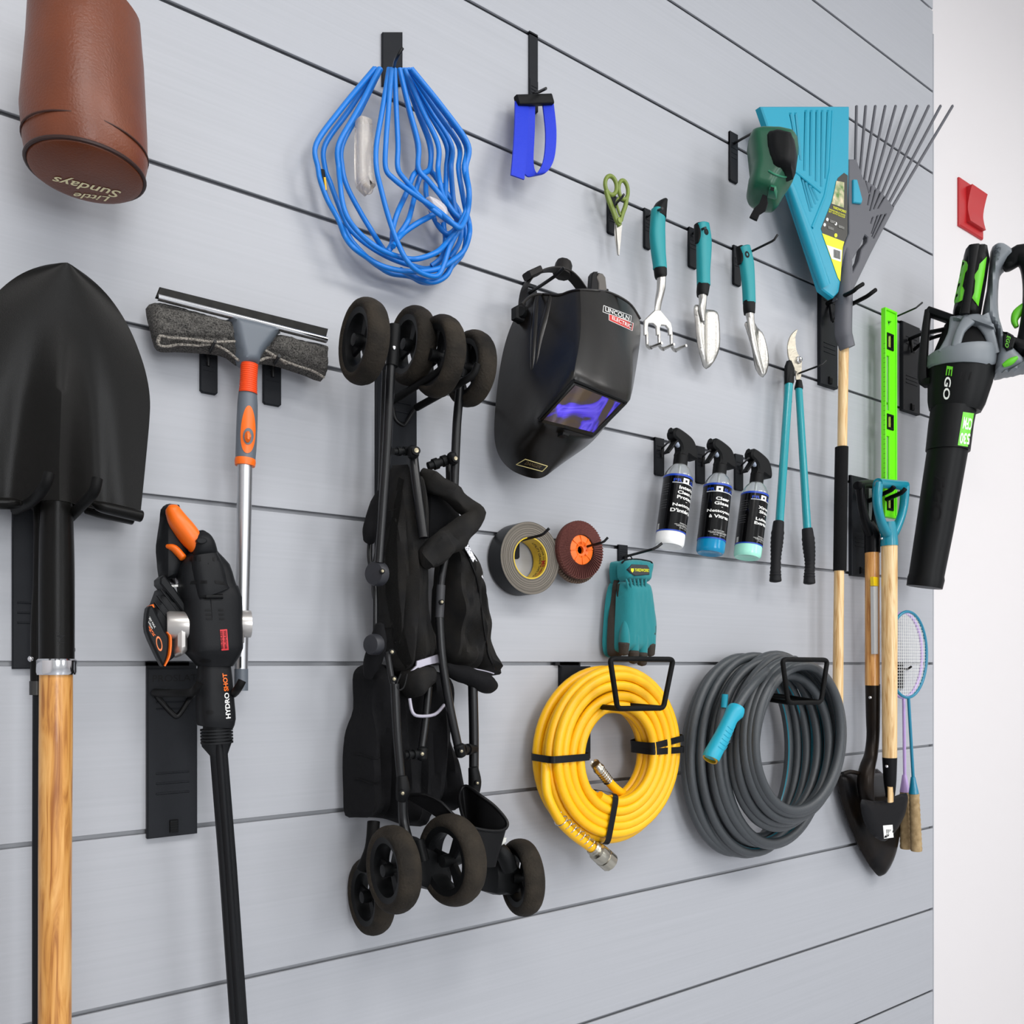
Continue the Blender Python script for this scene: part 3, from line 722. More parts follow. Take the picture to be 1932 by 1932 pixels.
# ================================================================== pushchair
fab = M('black_fabric', '#101012', .9, bump=(120, .5), spec=.2)
fab2 = M('black_fabric_faded', '#151516', .85, bump=(900, .35), var=('#211f1c', 30, .4), spec=.25)
tyre = M('worn_tyre_rubber', '#161514', .8, bump=(260, .8), var=('#38322a', 22, .5))
frame_m = M('frame_tube_black', '#0d0e10', .32, bump=(900, .06), spec=.4)
def wheel(t, px, py, R, wd, o, ax=(1, 0, 0), hubside=-1):
    c = at(px, py, o); a = Vector(ax).normalized(); prof = []
    for k in range(24):
        an = 2 * PI * k / 24; prof.append((R - wd * .30 + wd * .30 * math.cos(an), wd * .5 * math.sin(an)))
    prof.append(prof[0]); V, F = lathe(prof, c, a, 64)
    V = [c + (v - c) * (1 + .004 * noise.noise(v * 60)) for v in V]
    # shallow creases across the tread
    def crease(v):
        d = v - c; d = d - a * d.dot(a); ang = math.atan2(d.z, d.x + d.y * .7); return 1 - .009 * max(0, math.cos(ang * 22)) ** 10 * max(0, (d.length - R * .82) / (R * .18))
    V = [c + (v - c) * crease(v) for v in V]
    ty = t.part('wheel', (V, F), tyre)
    ri = R - wd * .62
    rim = lathe([(ri + .006, -wd * .42), (ri + .006, wd * .42), (ri - .003, wd * .36), (ri - .006, 0), (ri - .003, -wd * .36), (ri + .006, -wd * .42)], c, a, 48)
    u = Vector((0, 0, 1)); v = a.cross(u); ms = [rim, lathe([(.0005, -wd * .5), (.009, -wd * .48), (.010, -wd * .3), (.010, wd * .3), (.009, wd * .45), (.0005, wd * .47)], c, a, 20)]
    for k in range(3):
        an = 2 * PI * k / 3 + .5; d = u * math.cos(an) + v * math.sin(an); s = a.cross(d)
        for sgn in (-1, 1):
            ms.append(tube([c + d * .008 + s * .004 * sgn, c + d * (ri) + s * .009 * sgn], .0035, 8))
        w0 = c + d * .008; w1 = c + d * ri; e = a * wd * .10
        ms.append(([w0 - s * .006 - e, w0 + s * .006 - e, w1 + s * .010 - e, w1 - s * .010 - e, w0 - s * .006 + e, w0 + s * .006 + e, w1 + s * .010 + e, w1 - s * .010 + e], [(0, 3, 2, 1), (4, 5, 6, 7), (0, 4, 7, 3), (1, 2, 6, 5), (0, 1, 5, 4), (3, 7, 6, 2)]))
    t.part('wheel_hub', join(*ms), black_pl, parent=ty)
def bolt(px, py, o, r=.005):
    c = at(px, py, o); return lathe([(.0004, .004), (r, .003), (r, -.004)], c, (-.35, -1, 0), 16), lathe([(.0004, .0052), (r * .55, .0048), (r * .6, .002)], c, (-.35, -1, 0), 12)
def folds(fx, amp, ax=1.0, sd=0.0, fz=6):
    return lambda x, z: amp * (noise.noise(Vector((x * fx, sd, z * fz))) + .5 * noise.noise(Vector((x * fx * 2.3 * ax, sd + 5, z * fz * 1.7))))
def pushchair():
    c = at(790, 1700, .12)
    t = Thing('folded_pushchair', 'folded black pushchair hanging wheels up beside the cordless pressure washer', 'pushchair', c)
    R = .0615
    wheel(t, 686, 645, R, .034, .150); wheel(t, 777, 653, R, .034, .09); wheel(t, 828, 673, R + .001, .034, .145); wheel(t, 888, 696, R - .0005, .034, .12)
    wheel(t, 742, 1640, R * 1.05, .036, .17); wheel(t, 852, 1622, R * 1.12, .038, .20, (1, .12, 0)); wheel(t, 984, 1655, R * 1.05, .036, .13, (1, -.2, 0)); wheel(t, 700, 1690, R, .034, .06)
    o = .135
    def tb(name, pts, w, **k): return t.part(name, ptube(pts, w, n=14, **k), frame_m)
    # upper tubes
    a = tb('frame_tube', [(740, 650, o), (737, 700, o), (731, 830, o), (723, 950, o), (715, 1062, o)], 8.6)
    t.part('fork_sleeve', ptube([(744, 614, o), (743, 640, o), (739, 691, o)], 11.5, n=18), black_pl)
    t.part('frame_tube', ptube([(727, 700, o - .05), (722, 850, o - .05), (716, 1000, o - .05)], 6.5, n=12), frame_m)
    t.part('frame_tube', ptube([(779, 852, o - .01), (785, 910, o), (799, 1015, o + .015)], 9.3, n=14), frame_m)
    t.part('frame_tube', ptube([(874, 650, o - .02), (868, 735, o - .02), (862, 800, o - .02), (857, 920, o - .02)], 8.4, n=14), frame_m)
    t.part('fork_sleeve', ptube([(879, 651, o - .015), (876, 690, o - .015), (871, 712, o - .018)], 9.5, n=16), black_pl)
    t.part('frame_tube', ptube([(848, 878, o - .06), (850, 960, o - .05)], 7.5, n=12), frame_m)
    b = tb('frame_tube', [(849, 990, .12), (842, 1040, .135), (832, 1100, .14), (828, 1170, .14)], 7.2)
    t.part('tube_sleeve', ptube([(832, 1104, .141), (829, 1165, .141)], 8.4, n=16, sm=1), M('faded_sleeve', '#2a2b2e', .5))
    tb('frame_tube', [(829, 1165, .14), (834, 1240, .142), (848, 1330, .142), (866, 1416, .142)], 8.2)
    tb('frame_tube', [(892, 1292, .10), (894, 1380, .10), (894, 1455, .10)], 9.3)
    t.part('tube_sleeve', limb([(893, 1449, .105), (896, 1475, .105), (894, 1497, .105)], [9, 11.5, 10], n=20, e=2.6, cap=.003), black_pl)
    tb('frame_tube', [(745, 1290, .15), (749, 1380, .15), (757, 1475, .15)], 8.6)
    t.part('tube_sleeve', limb([(758, 1466, .152), (760, 1490, .155), (757, 1509, .152)], [10, 13, 10], n=20, e=2.6, cap=.003), black_pl)
    tb('frame_tube', [(759, 1500, .15), (761, 1545, .15), (766, 1570, .155), (776, 1605, .16)], 9.5)
    tb('frame_tube', [(809, 1295, .12), (803, 1360, .125), (794, 1425, .13)], 7.2)
    tb('frame_tube', [(731, 1230, .14), (738, 1275, .145), (745, 1300, .15)], 6)
    # joints
    for nm, p, q, w_ in (('cross_bracket', (742, 852, o - .01), (781, 850, o - .01), 6.5), ('cross_bracket', (808, 880, .10), (860, 862, .11), 8), ('cross_bracket', (762, 1425, .145), (796, 1422, .14), 7), ('cross_bracket', (866, 1415, .13), (896, 1413, .105), 8)):
        t.part(nm, join(ptube([p, q], w_, n=14, sm=1), *[ptube([tuple(p[k] + (q[k] - p[k]) * f for k in range(3)), tuple(p[k] + (q[k] - p[k]) * (f + .16) for k in range(3))], w_ * 1.35, n=14, sm=1) for f in (.18, .5)]), black_pl)
    t.part('joint_cap', limb([(777, 846, o), (780, 860, o)], [11, 11], n=18, cap=.005), black_pl)
    t.part('joint_cap', limb([(852, 858, .12), (856, 872, .12)], [9, 9], n=18, cap=.005), black_pl)
    t.part('joint_cap', limb([(797, 1414, .135), (796, 1430, .135)], [10, 10], n=18, cap=.005), black_pl)
    t.part('joint_cap', limb([(866, 1408, .145), (870, 1424, .145)], [11, 10], n=18, cap=.005), black_pl)
    brass = M('dull_brass', '#8d8570', .35, .9)
    for px, py, oo, r in ((785, 851, .148, .0065), (859, 866, .130, .0055), (833, 1136, .15, .0042), (796, 1422, .145, .0048), (870, 1417, .155, .0042), (759, 1496, .168, .0045), (900, 1477, .118, .0040), (739, 1230, .165, .0045), (743, 1281, .165, .0045), (721, 1078, .15, .004)):
        m1, m2 = bolt(px, py, oo, r); t.part('bolt', (m1, black_pl), (m2, brass))
    for px, py, oo in ((744, 656, o + .0095), (875.5, 689, o - .008)): t.part('rivet', ball(at(px, py, oo), .0034, 1, .5, 1), chrome)
    # latch hardware on the left side
    t.part('hinge_disc', lathe([(.0005, .006), (.017, .004), (.019, 0), (.019, -.01)], at(708, 1082, .13), (-.9, -.4, 0), 24), M('hinge_grey', '#26272c', .5))
    t.part('hinge_disc', lathe([(.0005, .006), (.014, .004), (.016, 0), (.016, -.01)], at(702, 1216, .13), (-.9, -.4, 0), 24), _M['hinge_grey'])
    tb('side_strut', [(699, 1010, .08), (697, 1050, .085), (703, 1085, .09), (708, 1120, .1), (708, 1200, .1)], 5)
    # cloth
    B = puff([(752, 880), (766, 872), (778, 890), (795, 905), (805, 1000), (806, 1060), (812, 1150), (822, 1190), (834, 1232), (833, 1247), (800, 1256), (780, 1272), (752, 1268), (740, 1230), (725, 1160), (716, 1090), (722, 1040), (736, 960)], .07, .135, .03, .006, folds(60, .022, 1, 1.0, 6), sm=3, om=.10)
    t.part('seat_cloth', B, fab2)
    sB = Surf(B)
    nm_ = M('fine_netting', '#0f0f10', .7, bump=(2200, 2.5), var=('#35332f', 1500, .18))
    t.part('netting_panel', dpoly([(752, 900), (762, 905), (748, 1010), (750, 1060), (752, 1120), (762, 1190), (778, 1250), (765, 1262), (744, 1225), (733, 1150), (722, 1095), (727, 1040), (742, 960)], sB, .0012, .12, 7), nm_)
    t.part('reflective_strip', slab([(787, 1247), (832, 1233), (833, 1243), (828, 1250), (804, 1256), (776, 1266), (786, 1256)], .127, .1305, .0005), M('reflective_grey', '#a9a6b2', .35, .2))
    hood = limb([(795, 893, .10), (822, 912, .12), (858, 937, .13), (884, 958, .13), (890, 979, .135), (868, 1003, .14), (836, 1030, .145), (808, 1050, .14), (800, 1062, .12)], [7, 17, 19, 17, 19, 23, 26, 20, 6], [.008, .014, .017, .018, .018, .02, .02, .018, .006], n=26, e=2.3)
    V = [v + Vector((0, noise.noise(v * 40) * .016, noise.noise(v * 25 + Vector((5, 0, 0))) * .006)) for v in hood[0]]
    t.part('hood_fold', (V, hood[1]), fab2)
    t.part('hood_lining', puff([(795, 905), (830, 925), (870, 960), (872, 985), (840, 1010), (805, 1035), (797, 990)], .07, .10, .02, .008, folds(40, .008), sm=2, om=.09), fab)
    Cc = puff([(845, 1036), (862, 1022), (874, 1006), (886, 1030), (900, 1062), (911, 1092), (920, 1150), (926, 1195), (933, 1240), (946, 1268), (943, 1276), (928, 1270), (888, 1264), (855, 1258), (836, 1235), (831, 1190), (833, 1120), (838, 1070)], .05, .115, .03, .006, folds(42, .026, 1, 9.0, 14), sm=3, om=.08)
    t.part('canopy_side', Cc, fab2)
    sC = Surf(Cc)
    edge = [(870, 1012), (884, 1050), (899, 1090), (909, 1150), (916, 1200), (922, 1235), (935, 1262)]
    t.part('canopy_piping', tube([sC.hit(x, y, .001, .09) for x, y in spl(edge, 6)], .0018, 8), black_i)
    t.part('mesh_window', slab([(866, 1009), (873, 1007), (889, 1038), (905, 1068), (912, 1092), (906, 1084), (890, 1056), (876, 1032)], .119, .1205, 0), net('white_netting', '#e6e6ea', .0034, .34))
    t.part('reflective_strip', ptube([(855, 1257, .10), (888, 1261, .10), (915, 1266, .10), (932, 1271, .10)], 1.3), _M['reflective_grey'])
    t.part('canopy_roll', (lambda m: ([v + Vector((0, 0, noise.noise(v * 30) * .006)) for v in m[0]], m[1]))(limb([(845, 1262, .09), (880, 1277, .10), (910, 1286, .10), (926, 1293, .09)], [12, 17, 20, 14], [.014, .02, .02, .014], n=22, cap=.008)), fab)
    t.part('strap_pouch', puff([(775, 1262), (800, 1252), (824, 1256), (826, 1285), (818, 1298), (798, 1318), (782, 1316), (770, 1290)], .10, .145, .015, .006, folds(50, .006), sm=2, om=.13), fab2)
    t.part('strap_loop', ptube([(756, 1272, .15), (748, 1292, .155), (752, 1302, .155), (762, 1296, .155), (768, 1272, .15)], 2, sm=4), black_pl)
    t.part('ring_buckle', ptube([(773, 1318, .13), (778, 1343, .135), (790, 1351, .135), (820, 1348, .13), (838, 1330, .12)], 3.2, sm=4), _M['reflective_grey'])
    E = puff([(727, 1250), (706, 1254), (691, 1263), (685, 1283), (686, 1340), (672, 1381), (666, 1432), (667, 1500), (671, 1546), (700, 1549), (728, 1550), (750, 1553), (783, 1564), (806, 1562), (815, 1532), (840, 1524), (862, 1535), (878, 1527), (874, 1440), (860, 1400), (864, 1332), (860, 1289), (830, 1262), (780, 1262)], .03, .095, .035, .0075, folds(50, .032, 1, 3.0, 5), sm=3, om=.07)
    t.part('seat_sling', E, fab)
    sE = Surf(E)
    for yy in (1427, 1474): t.part('seam', tube([sE.hit(x, yy + 4 * math.sin(x * .1), .0012, .08) for x in range(668, 720, 5)], .0012, 6), black_i)
    t.part('side_cloth', (lambda m: ([v + Vector((0, noise.noise(v * 40) * .006, 0)) for v in m[0]], m[1]))(limb([(714, 930, .09), (704, 965, .1), (698, 1000, .1), (695, 1020, .09)], [4, 10, 13, 9], [.008, .014, .014, .01], n=18, cap=.004)), fab)
    t.part('side_cloth', (lambda m: ([v + Vector((0, noise.noise(v * 40) * .006, 0)) for v in m[0]], m[1]))(limb([(716, 1180, .11), (712, 1215, .11), (702, 1250, .1), (694, 1275, .09)], [8, 15, 16, 8], [.01, .016, .016, .01], n=18, cap=.004)), fab)
    # centre tubes hidden in shade, foot basket
    gloss = M('glossy_black_vinyl', '#101011', .3, bump=(60, .2))
    def strip(pts, w_, name, th=.0016):
        q = spl(pts, 6); V, F = [], []
        for p in q:
            a_ = at(p[0], p[1], p[2]); dirn = Vector((0.1, .35, -1)).normalized() * w_ * p[3]
            V += [a_, a_ + dirn, a_ + dirn + Vector((0, th, 0)), a_ + Vector((0, th, 0))]
        for i in range(len(q) - 1):
            for k in range(4): F.append((i * 4 + k, i * 4 + (k + 1) % 4, (i + 1) * 4 + (k + 1) % 4, (i + 1) * 4 + k))
        t.part(name, (V, F), gloss); t.part('strap_edge', tube([at(p[0], p[1], p[2]) for p in q], .0022, 8), gloss)
    strip([(772, 1500, .14, .3), (800, 1499, .16, .8), (830, 1512, .18, 1), (853, 1534, .19, 1), (880, 1556, .2, .6)], .03, 'foot_strap')
    # cup with open rim
    rim = spl([(880, 1483, .12), (905, 1500, .15), (935, 1523, .17), (957, 1552, .185), (946, 1567, .19), (907, 1565, .19), (880, 1553, .18), (868, 1520, .15), (868, 1495, .12)], 6, True)
    bt = [(905 + (x - 912) * .55 + 5, 1632 + (y - 1530) * .12, o_) for x, y, o_ in rim]
    V = [at(*p) for p in rim] + [at(*p) for p in bt]; n = len(rim); F = [(i, (i + 1) % n, n + (i + 1) % n, n + i) for i in range(n)] + [tuple(range(n, 2 * n))]
    t.part('foot_cup', (V, F), gloss); t.part('cup_rim', tube(V[:n], .0028, 10, True), gloss)
    t.part('axle_block', join(puff([(770, 1590), (790, 1582), (830, 1600), (850, 1640), (840, 1680), (780, 1680), (765, 1640)], .11, .17, .012, .01, sm=2, om=.15), ptube([(745, 1640, .15), (855, 1630, .16)], 9, sm=1), ptube([(790, 1585, .16), (800, 1625, .17)], 11, sm=1)), black_pl)
    t.part('axle_block', join(ptube([(935, 1600, .13), (950, 1612, .14), (962, 1640, .14)], 15, n=16), puff([(935, 1610), (965, 1595), (985, 1640), (980, 1690), (930, 1690)], .08, .13, .012, .01, sm=2, om=.12)), black_pl)
    t.part('brake_tab', slab([(940, 1592), (948, 1582), (957, 1581), (956, 1590), (942, 1599)], .15, .158, .002), M('tab_white', '#cfcfc8', .5))
    t.part('handle_stub', ptube([(684, 1640, .07), (700, 1600, .08), (705, 1550, .07)], 12), rubber)
pushchair()
big_hook((712, 690, 787, 1120), [(742, 770, .012), (746, 790, .012), (758, 801, .012), (766, 798, .012), (784, 768, .02), (789, 764, .04)],
         [[(732, 762, .02), (760, 744, .06), (805, 716, .13), (831, 697, .17), (840, 678, .175)], [(786, 769, .04), (820, 750, .09), (870, 722, .16), (893, 706, .18), (901, 687, .185)]],
         'slate-black twin-arm hook plate carrying the folded pushchair', rpx=3.6, sleeve=1.9, bottom=False)

# ================================================================== blue extension cord
def cord():
    t = Thing('extension_cord', 'looped bright blue extension cord hanging above the pushchair wheels', 'cord', at(750, 540, .05))
    bl = M('blue_cable', '#0574cc', .38, bump=(200, .1))
    k = 5.682
    def P(L, o0, o1, top=True, both=True):
        pts = [(580 + x / k, 310 + y / k) for x, y in L]; N = len(pts); return [(x, y, o0 + (o1 - o0) * i / (N - 1) + .006 * math.sin(i * 1.7 + x)) for i, (x, y) in enumerate(pts)]
    pk = (742, 120)
    def up(p, o, bow):   # lead a strand on to the hook above
        x, y, _ = p; return [(pk[0] + (x - pk[0]) * .25, pk[1] + 10, o), (x + (pk[0] - x) * .35 + bow, y - 110, o), (x + bow * .5, y - 45, o)]
    runs = []
    def R(L, o0, o1, a=True, b=True, ba=0, bb=0):
        q = P(L, o0, o1)
        if a: q = up(q[0], o0, ba) + q
        if b: q = q + list(reversed(up(q[-1], o1, bb)))
        runs.append(ptube(q, 5.0, n=10, sm=6))
    R([(115, 45), (140, 180), (215, 380), (330, 590), (400, 770), (490, 890), (640, 1000), (800, 1090), (1000, 1140), (1200, 1150), (1400, 1120), (1560, 1030), (1680, 920), (1735, 760), (1735, 640), (1700, 500), (1660, 300), (1620, 45)], .05, .06, ba=-8)
    R([(190, 45), (250, 210), (330, 430), (410, 620), (520, 760), (700, 900), (900, 1010), (1100, 1080), (1300, 1120), (1440, 1000), (1480, 800), (1460, 640), (1480, 300), (1490, 45)], .035, .03)
    R([(335, 45), (350, 200), (375, 400), (430, 570), (540, 720), (700, 860), (860, 950), (1060, 1010), (1200, 1010), (1380, 945), (1490, 840), (1600, 700), (1700, 500), (1730, 300), (1680, 45)], .055, .075, bb=6)
    R([(375, 45), (430, 250), (560, 500), (680, 700), (800, 890), (860, 950), (1000, 1000)], .04, .04, b=False)
    R([(740, 45), (785, 250), (850, 500), (920, 720), (985, 880), (1060, 1020), (1160, 1130), (1300, 1195), (1400, 1190), (1460, 1080), (1520, 900), (1600, 740), (1660, 620), (1560, 500), (1460, 350), (1420, 200), (1400, 45)], .08, .06)
    R([(840, 45), (930, 160), (1100, 290), (1260, 400), (1400, 500), (1520, 600), (1620, 680), (1670, 640), (1720, 500), (1735, 300), (1700, 45)], .085, .085, bb=8)
    R([(970, 45), (1060, 180), (1180, 320), (1330, 470), (1500, 600), (1620, 670)], .075, .08, b=False)
    R([(1190, 45), (1300, 180), (1440, 350), (1560, 530), (1630, 640), (1560, 760), (1480, 900), (1440, 1000), (1330, 1090)], .07, .04, b=False)
    R([(1180, 45), (1130, 130), (1060, 310), (965, 520), (915, 700), (905, 850), (850, 940)], .05, .06, b=False)
    R([(1310, 45), (1210, 130), (1140, 380), (1080, 600), (980, 760), (920, 880)], .04, .07, b=False)
    R([(1385, 510), (1340, 545), (1200, 620), (1050, 720), (960, 810), (870, 930)], .06, .06, a=False, b=False)
    R([(1320, 45), (1370, 130), (1500, 320), (1620, 500), (1650, 660), (1640, 800), (1580, 930), (1530, 1000)], .03, .03, b=False)
    R([(1270, 200), (1280, 370), (1380, 620), (1470, 730), (1530, 740), (1600, 640), (1560, 340), (1540, 45)], .03, .035, a=False)
    R([(400, 640), (460, 800), (620, 980), (760, 1090), (900, 1170), (1100, 1200), (1220, 1260), (1340, 1265), (1450, 1220), (1550, 1090), (1660, 960), (1700, 800), (1690, 650)], .025, .03, a=False, b=False)
    R([(1000, 1130), (1150, 1210), (1300, 1260), (1400, 1250), (1500, 1180), (1560, 1050)], .045, .045, a=False, b=False)
    t.part('cable', join(*runs), bl)
    cl = M('clear_plug', '#fbf3e8', .12, trans=.8, bump=(250, .3))
    pg = limb([(686, 230, .05), (688, 290, .05), (690, 345, .05), (691, 352, .05)], [14, 18, 19, 14], .014, n=20, e=3.5, sm=2)
    lp = tube([at(694 + 8 * math.cos(a), 356 + 9 * math.sin(a), .05) for a in [2 * PI * i / 20 for i in range(20)]], .0022, 8, True)
    t.part('plug', join(pg, lp), cl, label='clear plastic plug')
    t.part('plug', limb([(806, 378, .06), (818, 388, .06), (832, 400, .06), (834, 413, .06)], [4, 12, 12, 6], .012, n=18, e=2.5, cap=.004), M('clear_socket', '#efe9ea', .2, trans=.5), label='clear plastic socket end')
    tg = limb([(607, 322, .045), (609, 342, .045), (611, 355, .045)], [5, 5.5, 4], .005, n=12, e=3)
    t.part('cord_tag', (tg, black_pl), (slab([(611, 334), (615, 334), (617, 358), (614, 359)], .048, .052, .0004), M('tag_yellow', '#d9a90f', .5)))
cord()
t_ = Thing('slatwall_hook', 'small black hook that the blue extension cord hangs from', 'hook', at(742, 150, 0), G1)
t_.part('plate', slab([(722, 60), (760, 60), (760, 160), (722, 160)], 0, .006, .001), black_sl)
t_.part('prong', ptube([(736, 150, .005), (740, 140, .02), (747, 112, .12), (760, 90, .14)], 3), wire_bk)

# ================================================================== welding helmet
def helmet():
    t = Thing('welding_helmet', 'scuffed black welding helmet with purple lens window, hanging by its headband', 'helmet', at(1020, 905, .08))
    rows = [
        [(984, 573, .045), (1012, 553, .09), (1055, 556, .125), (1094, 544, .165), (1146, 548, .165), (1190, 574, .125), (1211, 603, .06)],
        [(956, 628, .035), (1004, 630, .11), (1056, 634, .15), (1099, 626, .195), (1152, 638, .20), (1199, 652, .15), (1208, 650, .06)],
        [(941, 700, .03), (996, 705, .115), (1036, 712, .155), (1081, 708, .215), (1136, 735, .22), (1190, 756, .19), (1192, 745, .07)],
        [(933, 780, .03), (996, 785, .115), (1005, 793, .15), (1027, 800, .172), (1070, 818, .178), (1117, 829, .165), (1146, 800, .07)],
        [(931, 838, .035), (966, 848, .10), (1000, 846, .13), (1035, 850, .145), (1075, 852, .145), (1108, 842, .13), (1117, 836, .06)],
        [(946, 872, .04), (968, 890, .07), (1000, 903, .095), (1022, 903.5, .11), (1037, 893, .115), (1060, 875, .10), (1088, 856, .06)]]
    V = [at(*p) for r in rows for p in r]; W = 7; F = []
    for i in range(5):
        for j in range(6): a = i * W + j; F.append((a, a + W, a + W + 1, a + 1))
    me = bpy.data.meshes.new('h'); me.from_pydata([tuple(v) for v in V], [], F); ob = bpy.data.objects.new('h', me); C.objects.link(ob)
    bm = bmesh.new(); bm.from_mesh(me); cl = bm.edges.layers.float.get('crease_edge') or bm.edges.layers.float.new('crease_edge')
    hard = {(3, 1): .75, (3, 0): .6}
    for e in bm.edges:
        a, b = sorted(v.index for v in e.verts); ra, ca, rb, cb = a // W, a % W, b // W, b % W
        if ca == cb == 3 and rb <= 2: e[cl] = .8
        if ra == rb == 2 and ca >= 3: e[cl] = .85
        if ra == rb == 3 and ca >= 2: e[cl] = .7
        if ca == cb == 5 and ra >= 1 and rb <= 3: e[cl] = .6
        if ca == cb == 1: e[cl] = .25
        if (ra, ca) == (2, 3) and (rb, cb) == (3, 3): e[cl] = .4
        if (ca == cb == 0) or (ca == cb == 6): e[cl] = .5
    bm.to_mesh(me); bm.free()
    s = ob.modifiers.new('s', 'SUBSURF'); s.levels = 3; so = ob.modifiers.new('o', 'SOLIDIFY'); so.thickness = .003; so.offset = -1
    dg = bpy.context.evaluated_depsgraph_get(); m2 = bpy.data.meshes.new_from_object(ob.evaluated_get(dg))
    V = [v.co.copy() for v in m2.vertices]; F = [tuple(p.vertices) for p in m2.polygons]
    bpy.data.objects.remove(ob); bpy.data.meshes.remove(me); bpy.data.meshes.remove(m2)
    hm = M('scuffed_gloss_black', '#070605', .30, bump=(60, .10), var=('#15110d', 14, .4), spec=.36)
    # shallow flutes on the side
    t.part('shell', (V, F), hm)
    sh = Surf((V, F)); o = .15
    def rib(pts, r): return tube([sh.hit(x, y, -r * .8, o) for x, y in spl(pts, 6)], [r * (.6 + .4 * math.sin(PI * k / (len(pts) * 6 - 6))) for k in range(len(pts) * 6 - 5)], 16)
    t.part('shell_rib', rib([(1016, 556), (1011, 600), (1008, 660), (1006, 700)], .008), hm)
    t.part('shell_rib', rib([(1041, 556), (1030, 600), (1020, 640), (1013, 690)], .008), hm)
    t.part('rim_edge', tube([sh.hit(x, y, .0002, o) for x, y in spl([(985, 574), (998, 561), (1014, 555), (1034, 556), (1055, 557), (1075, 550), (1094, 547), (1120, 548), (1146, 551), (1172, 562), (1192, 577), (1208, 602)], 5)], .0022, 8), hm)
    # lens cassette
    fr = [(1081, 714), (1187, 758), (1118, 825), (1010, 793)]
    def inset(q, f): 
        cx = sum(p[0] for p in q) / 4; cy = sum(p[1] for p in q) / 4; return [(cx + (x - cx) * f, cy + (y - cy) * f) for x, y in q]
    lf = t.part('lens_frame', (join(*[tube([sh.hit(*a, .002, o), sh.hit((a[0] + b[0]) / 2, (a[1] + b[1]) / 2, .002, o), sh.hit(*b, .002, o)], .0032, 8) for a, b in zip(inset(fr, .93), inset(fr, .93)[1:] + inset(fr, .93)[:1])])), black_pl)
    lm = bpy.data.materials.new('violet_filter_glass'); lm.use_nodes = True; nt = lm.node_tree; b = nt.nodes['Principled BSDF']
    b.inputs['Roughness'].default_value = .08; b.inputs['Metallic'].default_value = .55; b.inputs['Coat Weight'].default_value = 1
    tc = nt.nodes.new('ShaderNodeTexCoord'); n = nt.nodes.new('ShaderNodeTexNoise'); n.inputs['Scale'].default_value = 15; n.inputs['Detail'].default_value = 2.5; n.inputs['Distortion'].default_value = 1.2
    nt.links.new(tc.outputs['Object'], n.inputs['Vector']); r = nt.nodes.new('ShaderNodeValToRGB'); e = r.color_ramp.elements
    e[0].position = .4; e[0].color = lin('#4a3413'); e[1].position = .72; e[1].color = lin('#2410c8')
    for p_, c_ in ((.5, '#3a2a44'), (.56, '#4a2fe0'), (.64, '#6f58ff')): k = e.new(p_); k.color = lin(c_)
    nt.links.new(n.outputs[0], r.inputs[0]); nt.links.new(r.outputs[0], b.inputs['Base Color'])
    L = [(1085.6, 727), (1171, 761), (1120, 816), (1026, 792)]
    t.part('lens', dquad(L, sh, 8, 8, .0035, o), lm)
    t.part('lens_bezel', join(dquad([(1079, 734), (1085.6, 727), (1026, 792), (1019, 792)], sh, 1, 6, .0042, o), dquad([(1026, 792), (1120, 816), (1117, 822), (1022, 797)], sh, 6, 1, .0042, o), dquad([(1171, 761), (1180, 764), (1124, 822), (1119, 816)], sh, 1, 6, .0042, o)), M('bezel_olive_black', '#1b1710', .35))
    t.part('lens_tab', slab([(1063, 814), (1076, 818), (1073, 824), (1062, 820)], .17, .185, .001), black_pl)
    q1 = [(1140, 577), (1190, 596), (1189, 606), (1138, 588)]; q2 = [(1149, 592), (1195, 610), (1193, 624), (1149, 604)]
    def border(q, w_): return join(*[tube([sh.hit(a[0] * (1 - k / 6) + b_[0] * k / 6, a[1] * (1 - k / 6) + b_[1] * k / 6, .0008, o) for k in range(7)], w_, 6) for a, b_ in zip(q, q[1:] + q[:1])])
    q1b = [(1139, 576.5), (1191, 596), (1190, 606.5), (1137.5, 588.5)]
    t.part('maker_badge', (dquad(q2, sh, 6, 2, .0008, o), M('badge_red', '#c52a22', .4)), (border(q1b, .0006), white_i), (border(q2, .0005), white_i),
           (dtext('LINCOLN', [(1142, 578.5), (1188, 596.5), (1187, 604.5), (1142, 587)], sh, .0012, .012, o), white_i), (dtext('ELECTRIC', [(1155, 596), (1192, 612.5), (1191, 620), (1155, 602.5)], sh, .0014, .01, o), white_i))
    q3 = [(991, 866.5), (1033, 879.5), (1023, 889.5), (974, 876.5)]
    t.part('warning_label', (border(q3, .0007), M('pale_gold_ink', '#cdbf83', .5)), (dtext('DANGER', [(995, 870.5), (1024, 879), (1018, 884), (989, 876)], sh, .0012, .0, o), M('brown_ink', '#6d5c3a', .6)))
    # adjuster on the temple and headband
    kc = sh.hit(985, 594, .004, .07)
    k1 = lathe([(.0005, .016), (.009, .016), (.011, .012), (.012, 0), (.017, -.001), (.017, -.006)], kc, (-.75, -.65, 0), 10)
    t.part('adjuster_knob', (k1, black_pl)); t.part('adjuster_tab', join(slab([(972, 578), (982, 573), (999, 582), (1000, 596), (996, 609), (985, 606), (972, 600)], .062, .074, .002)), black_pl)
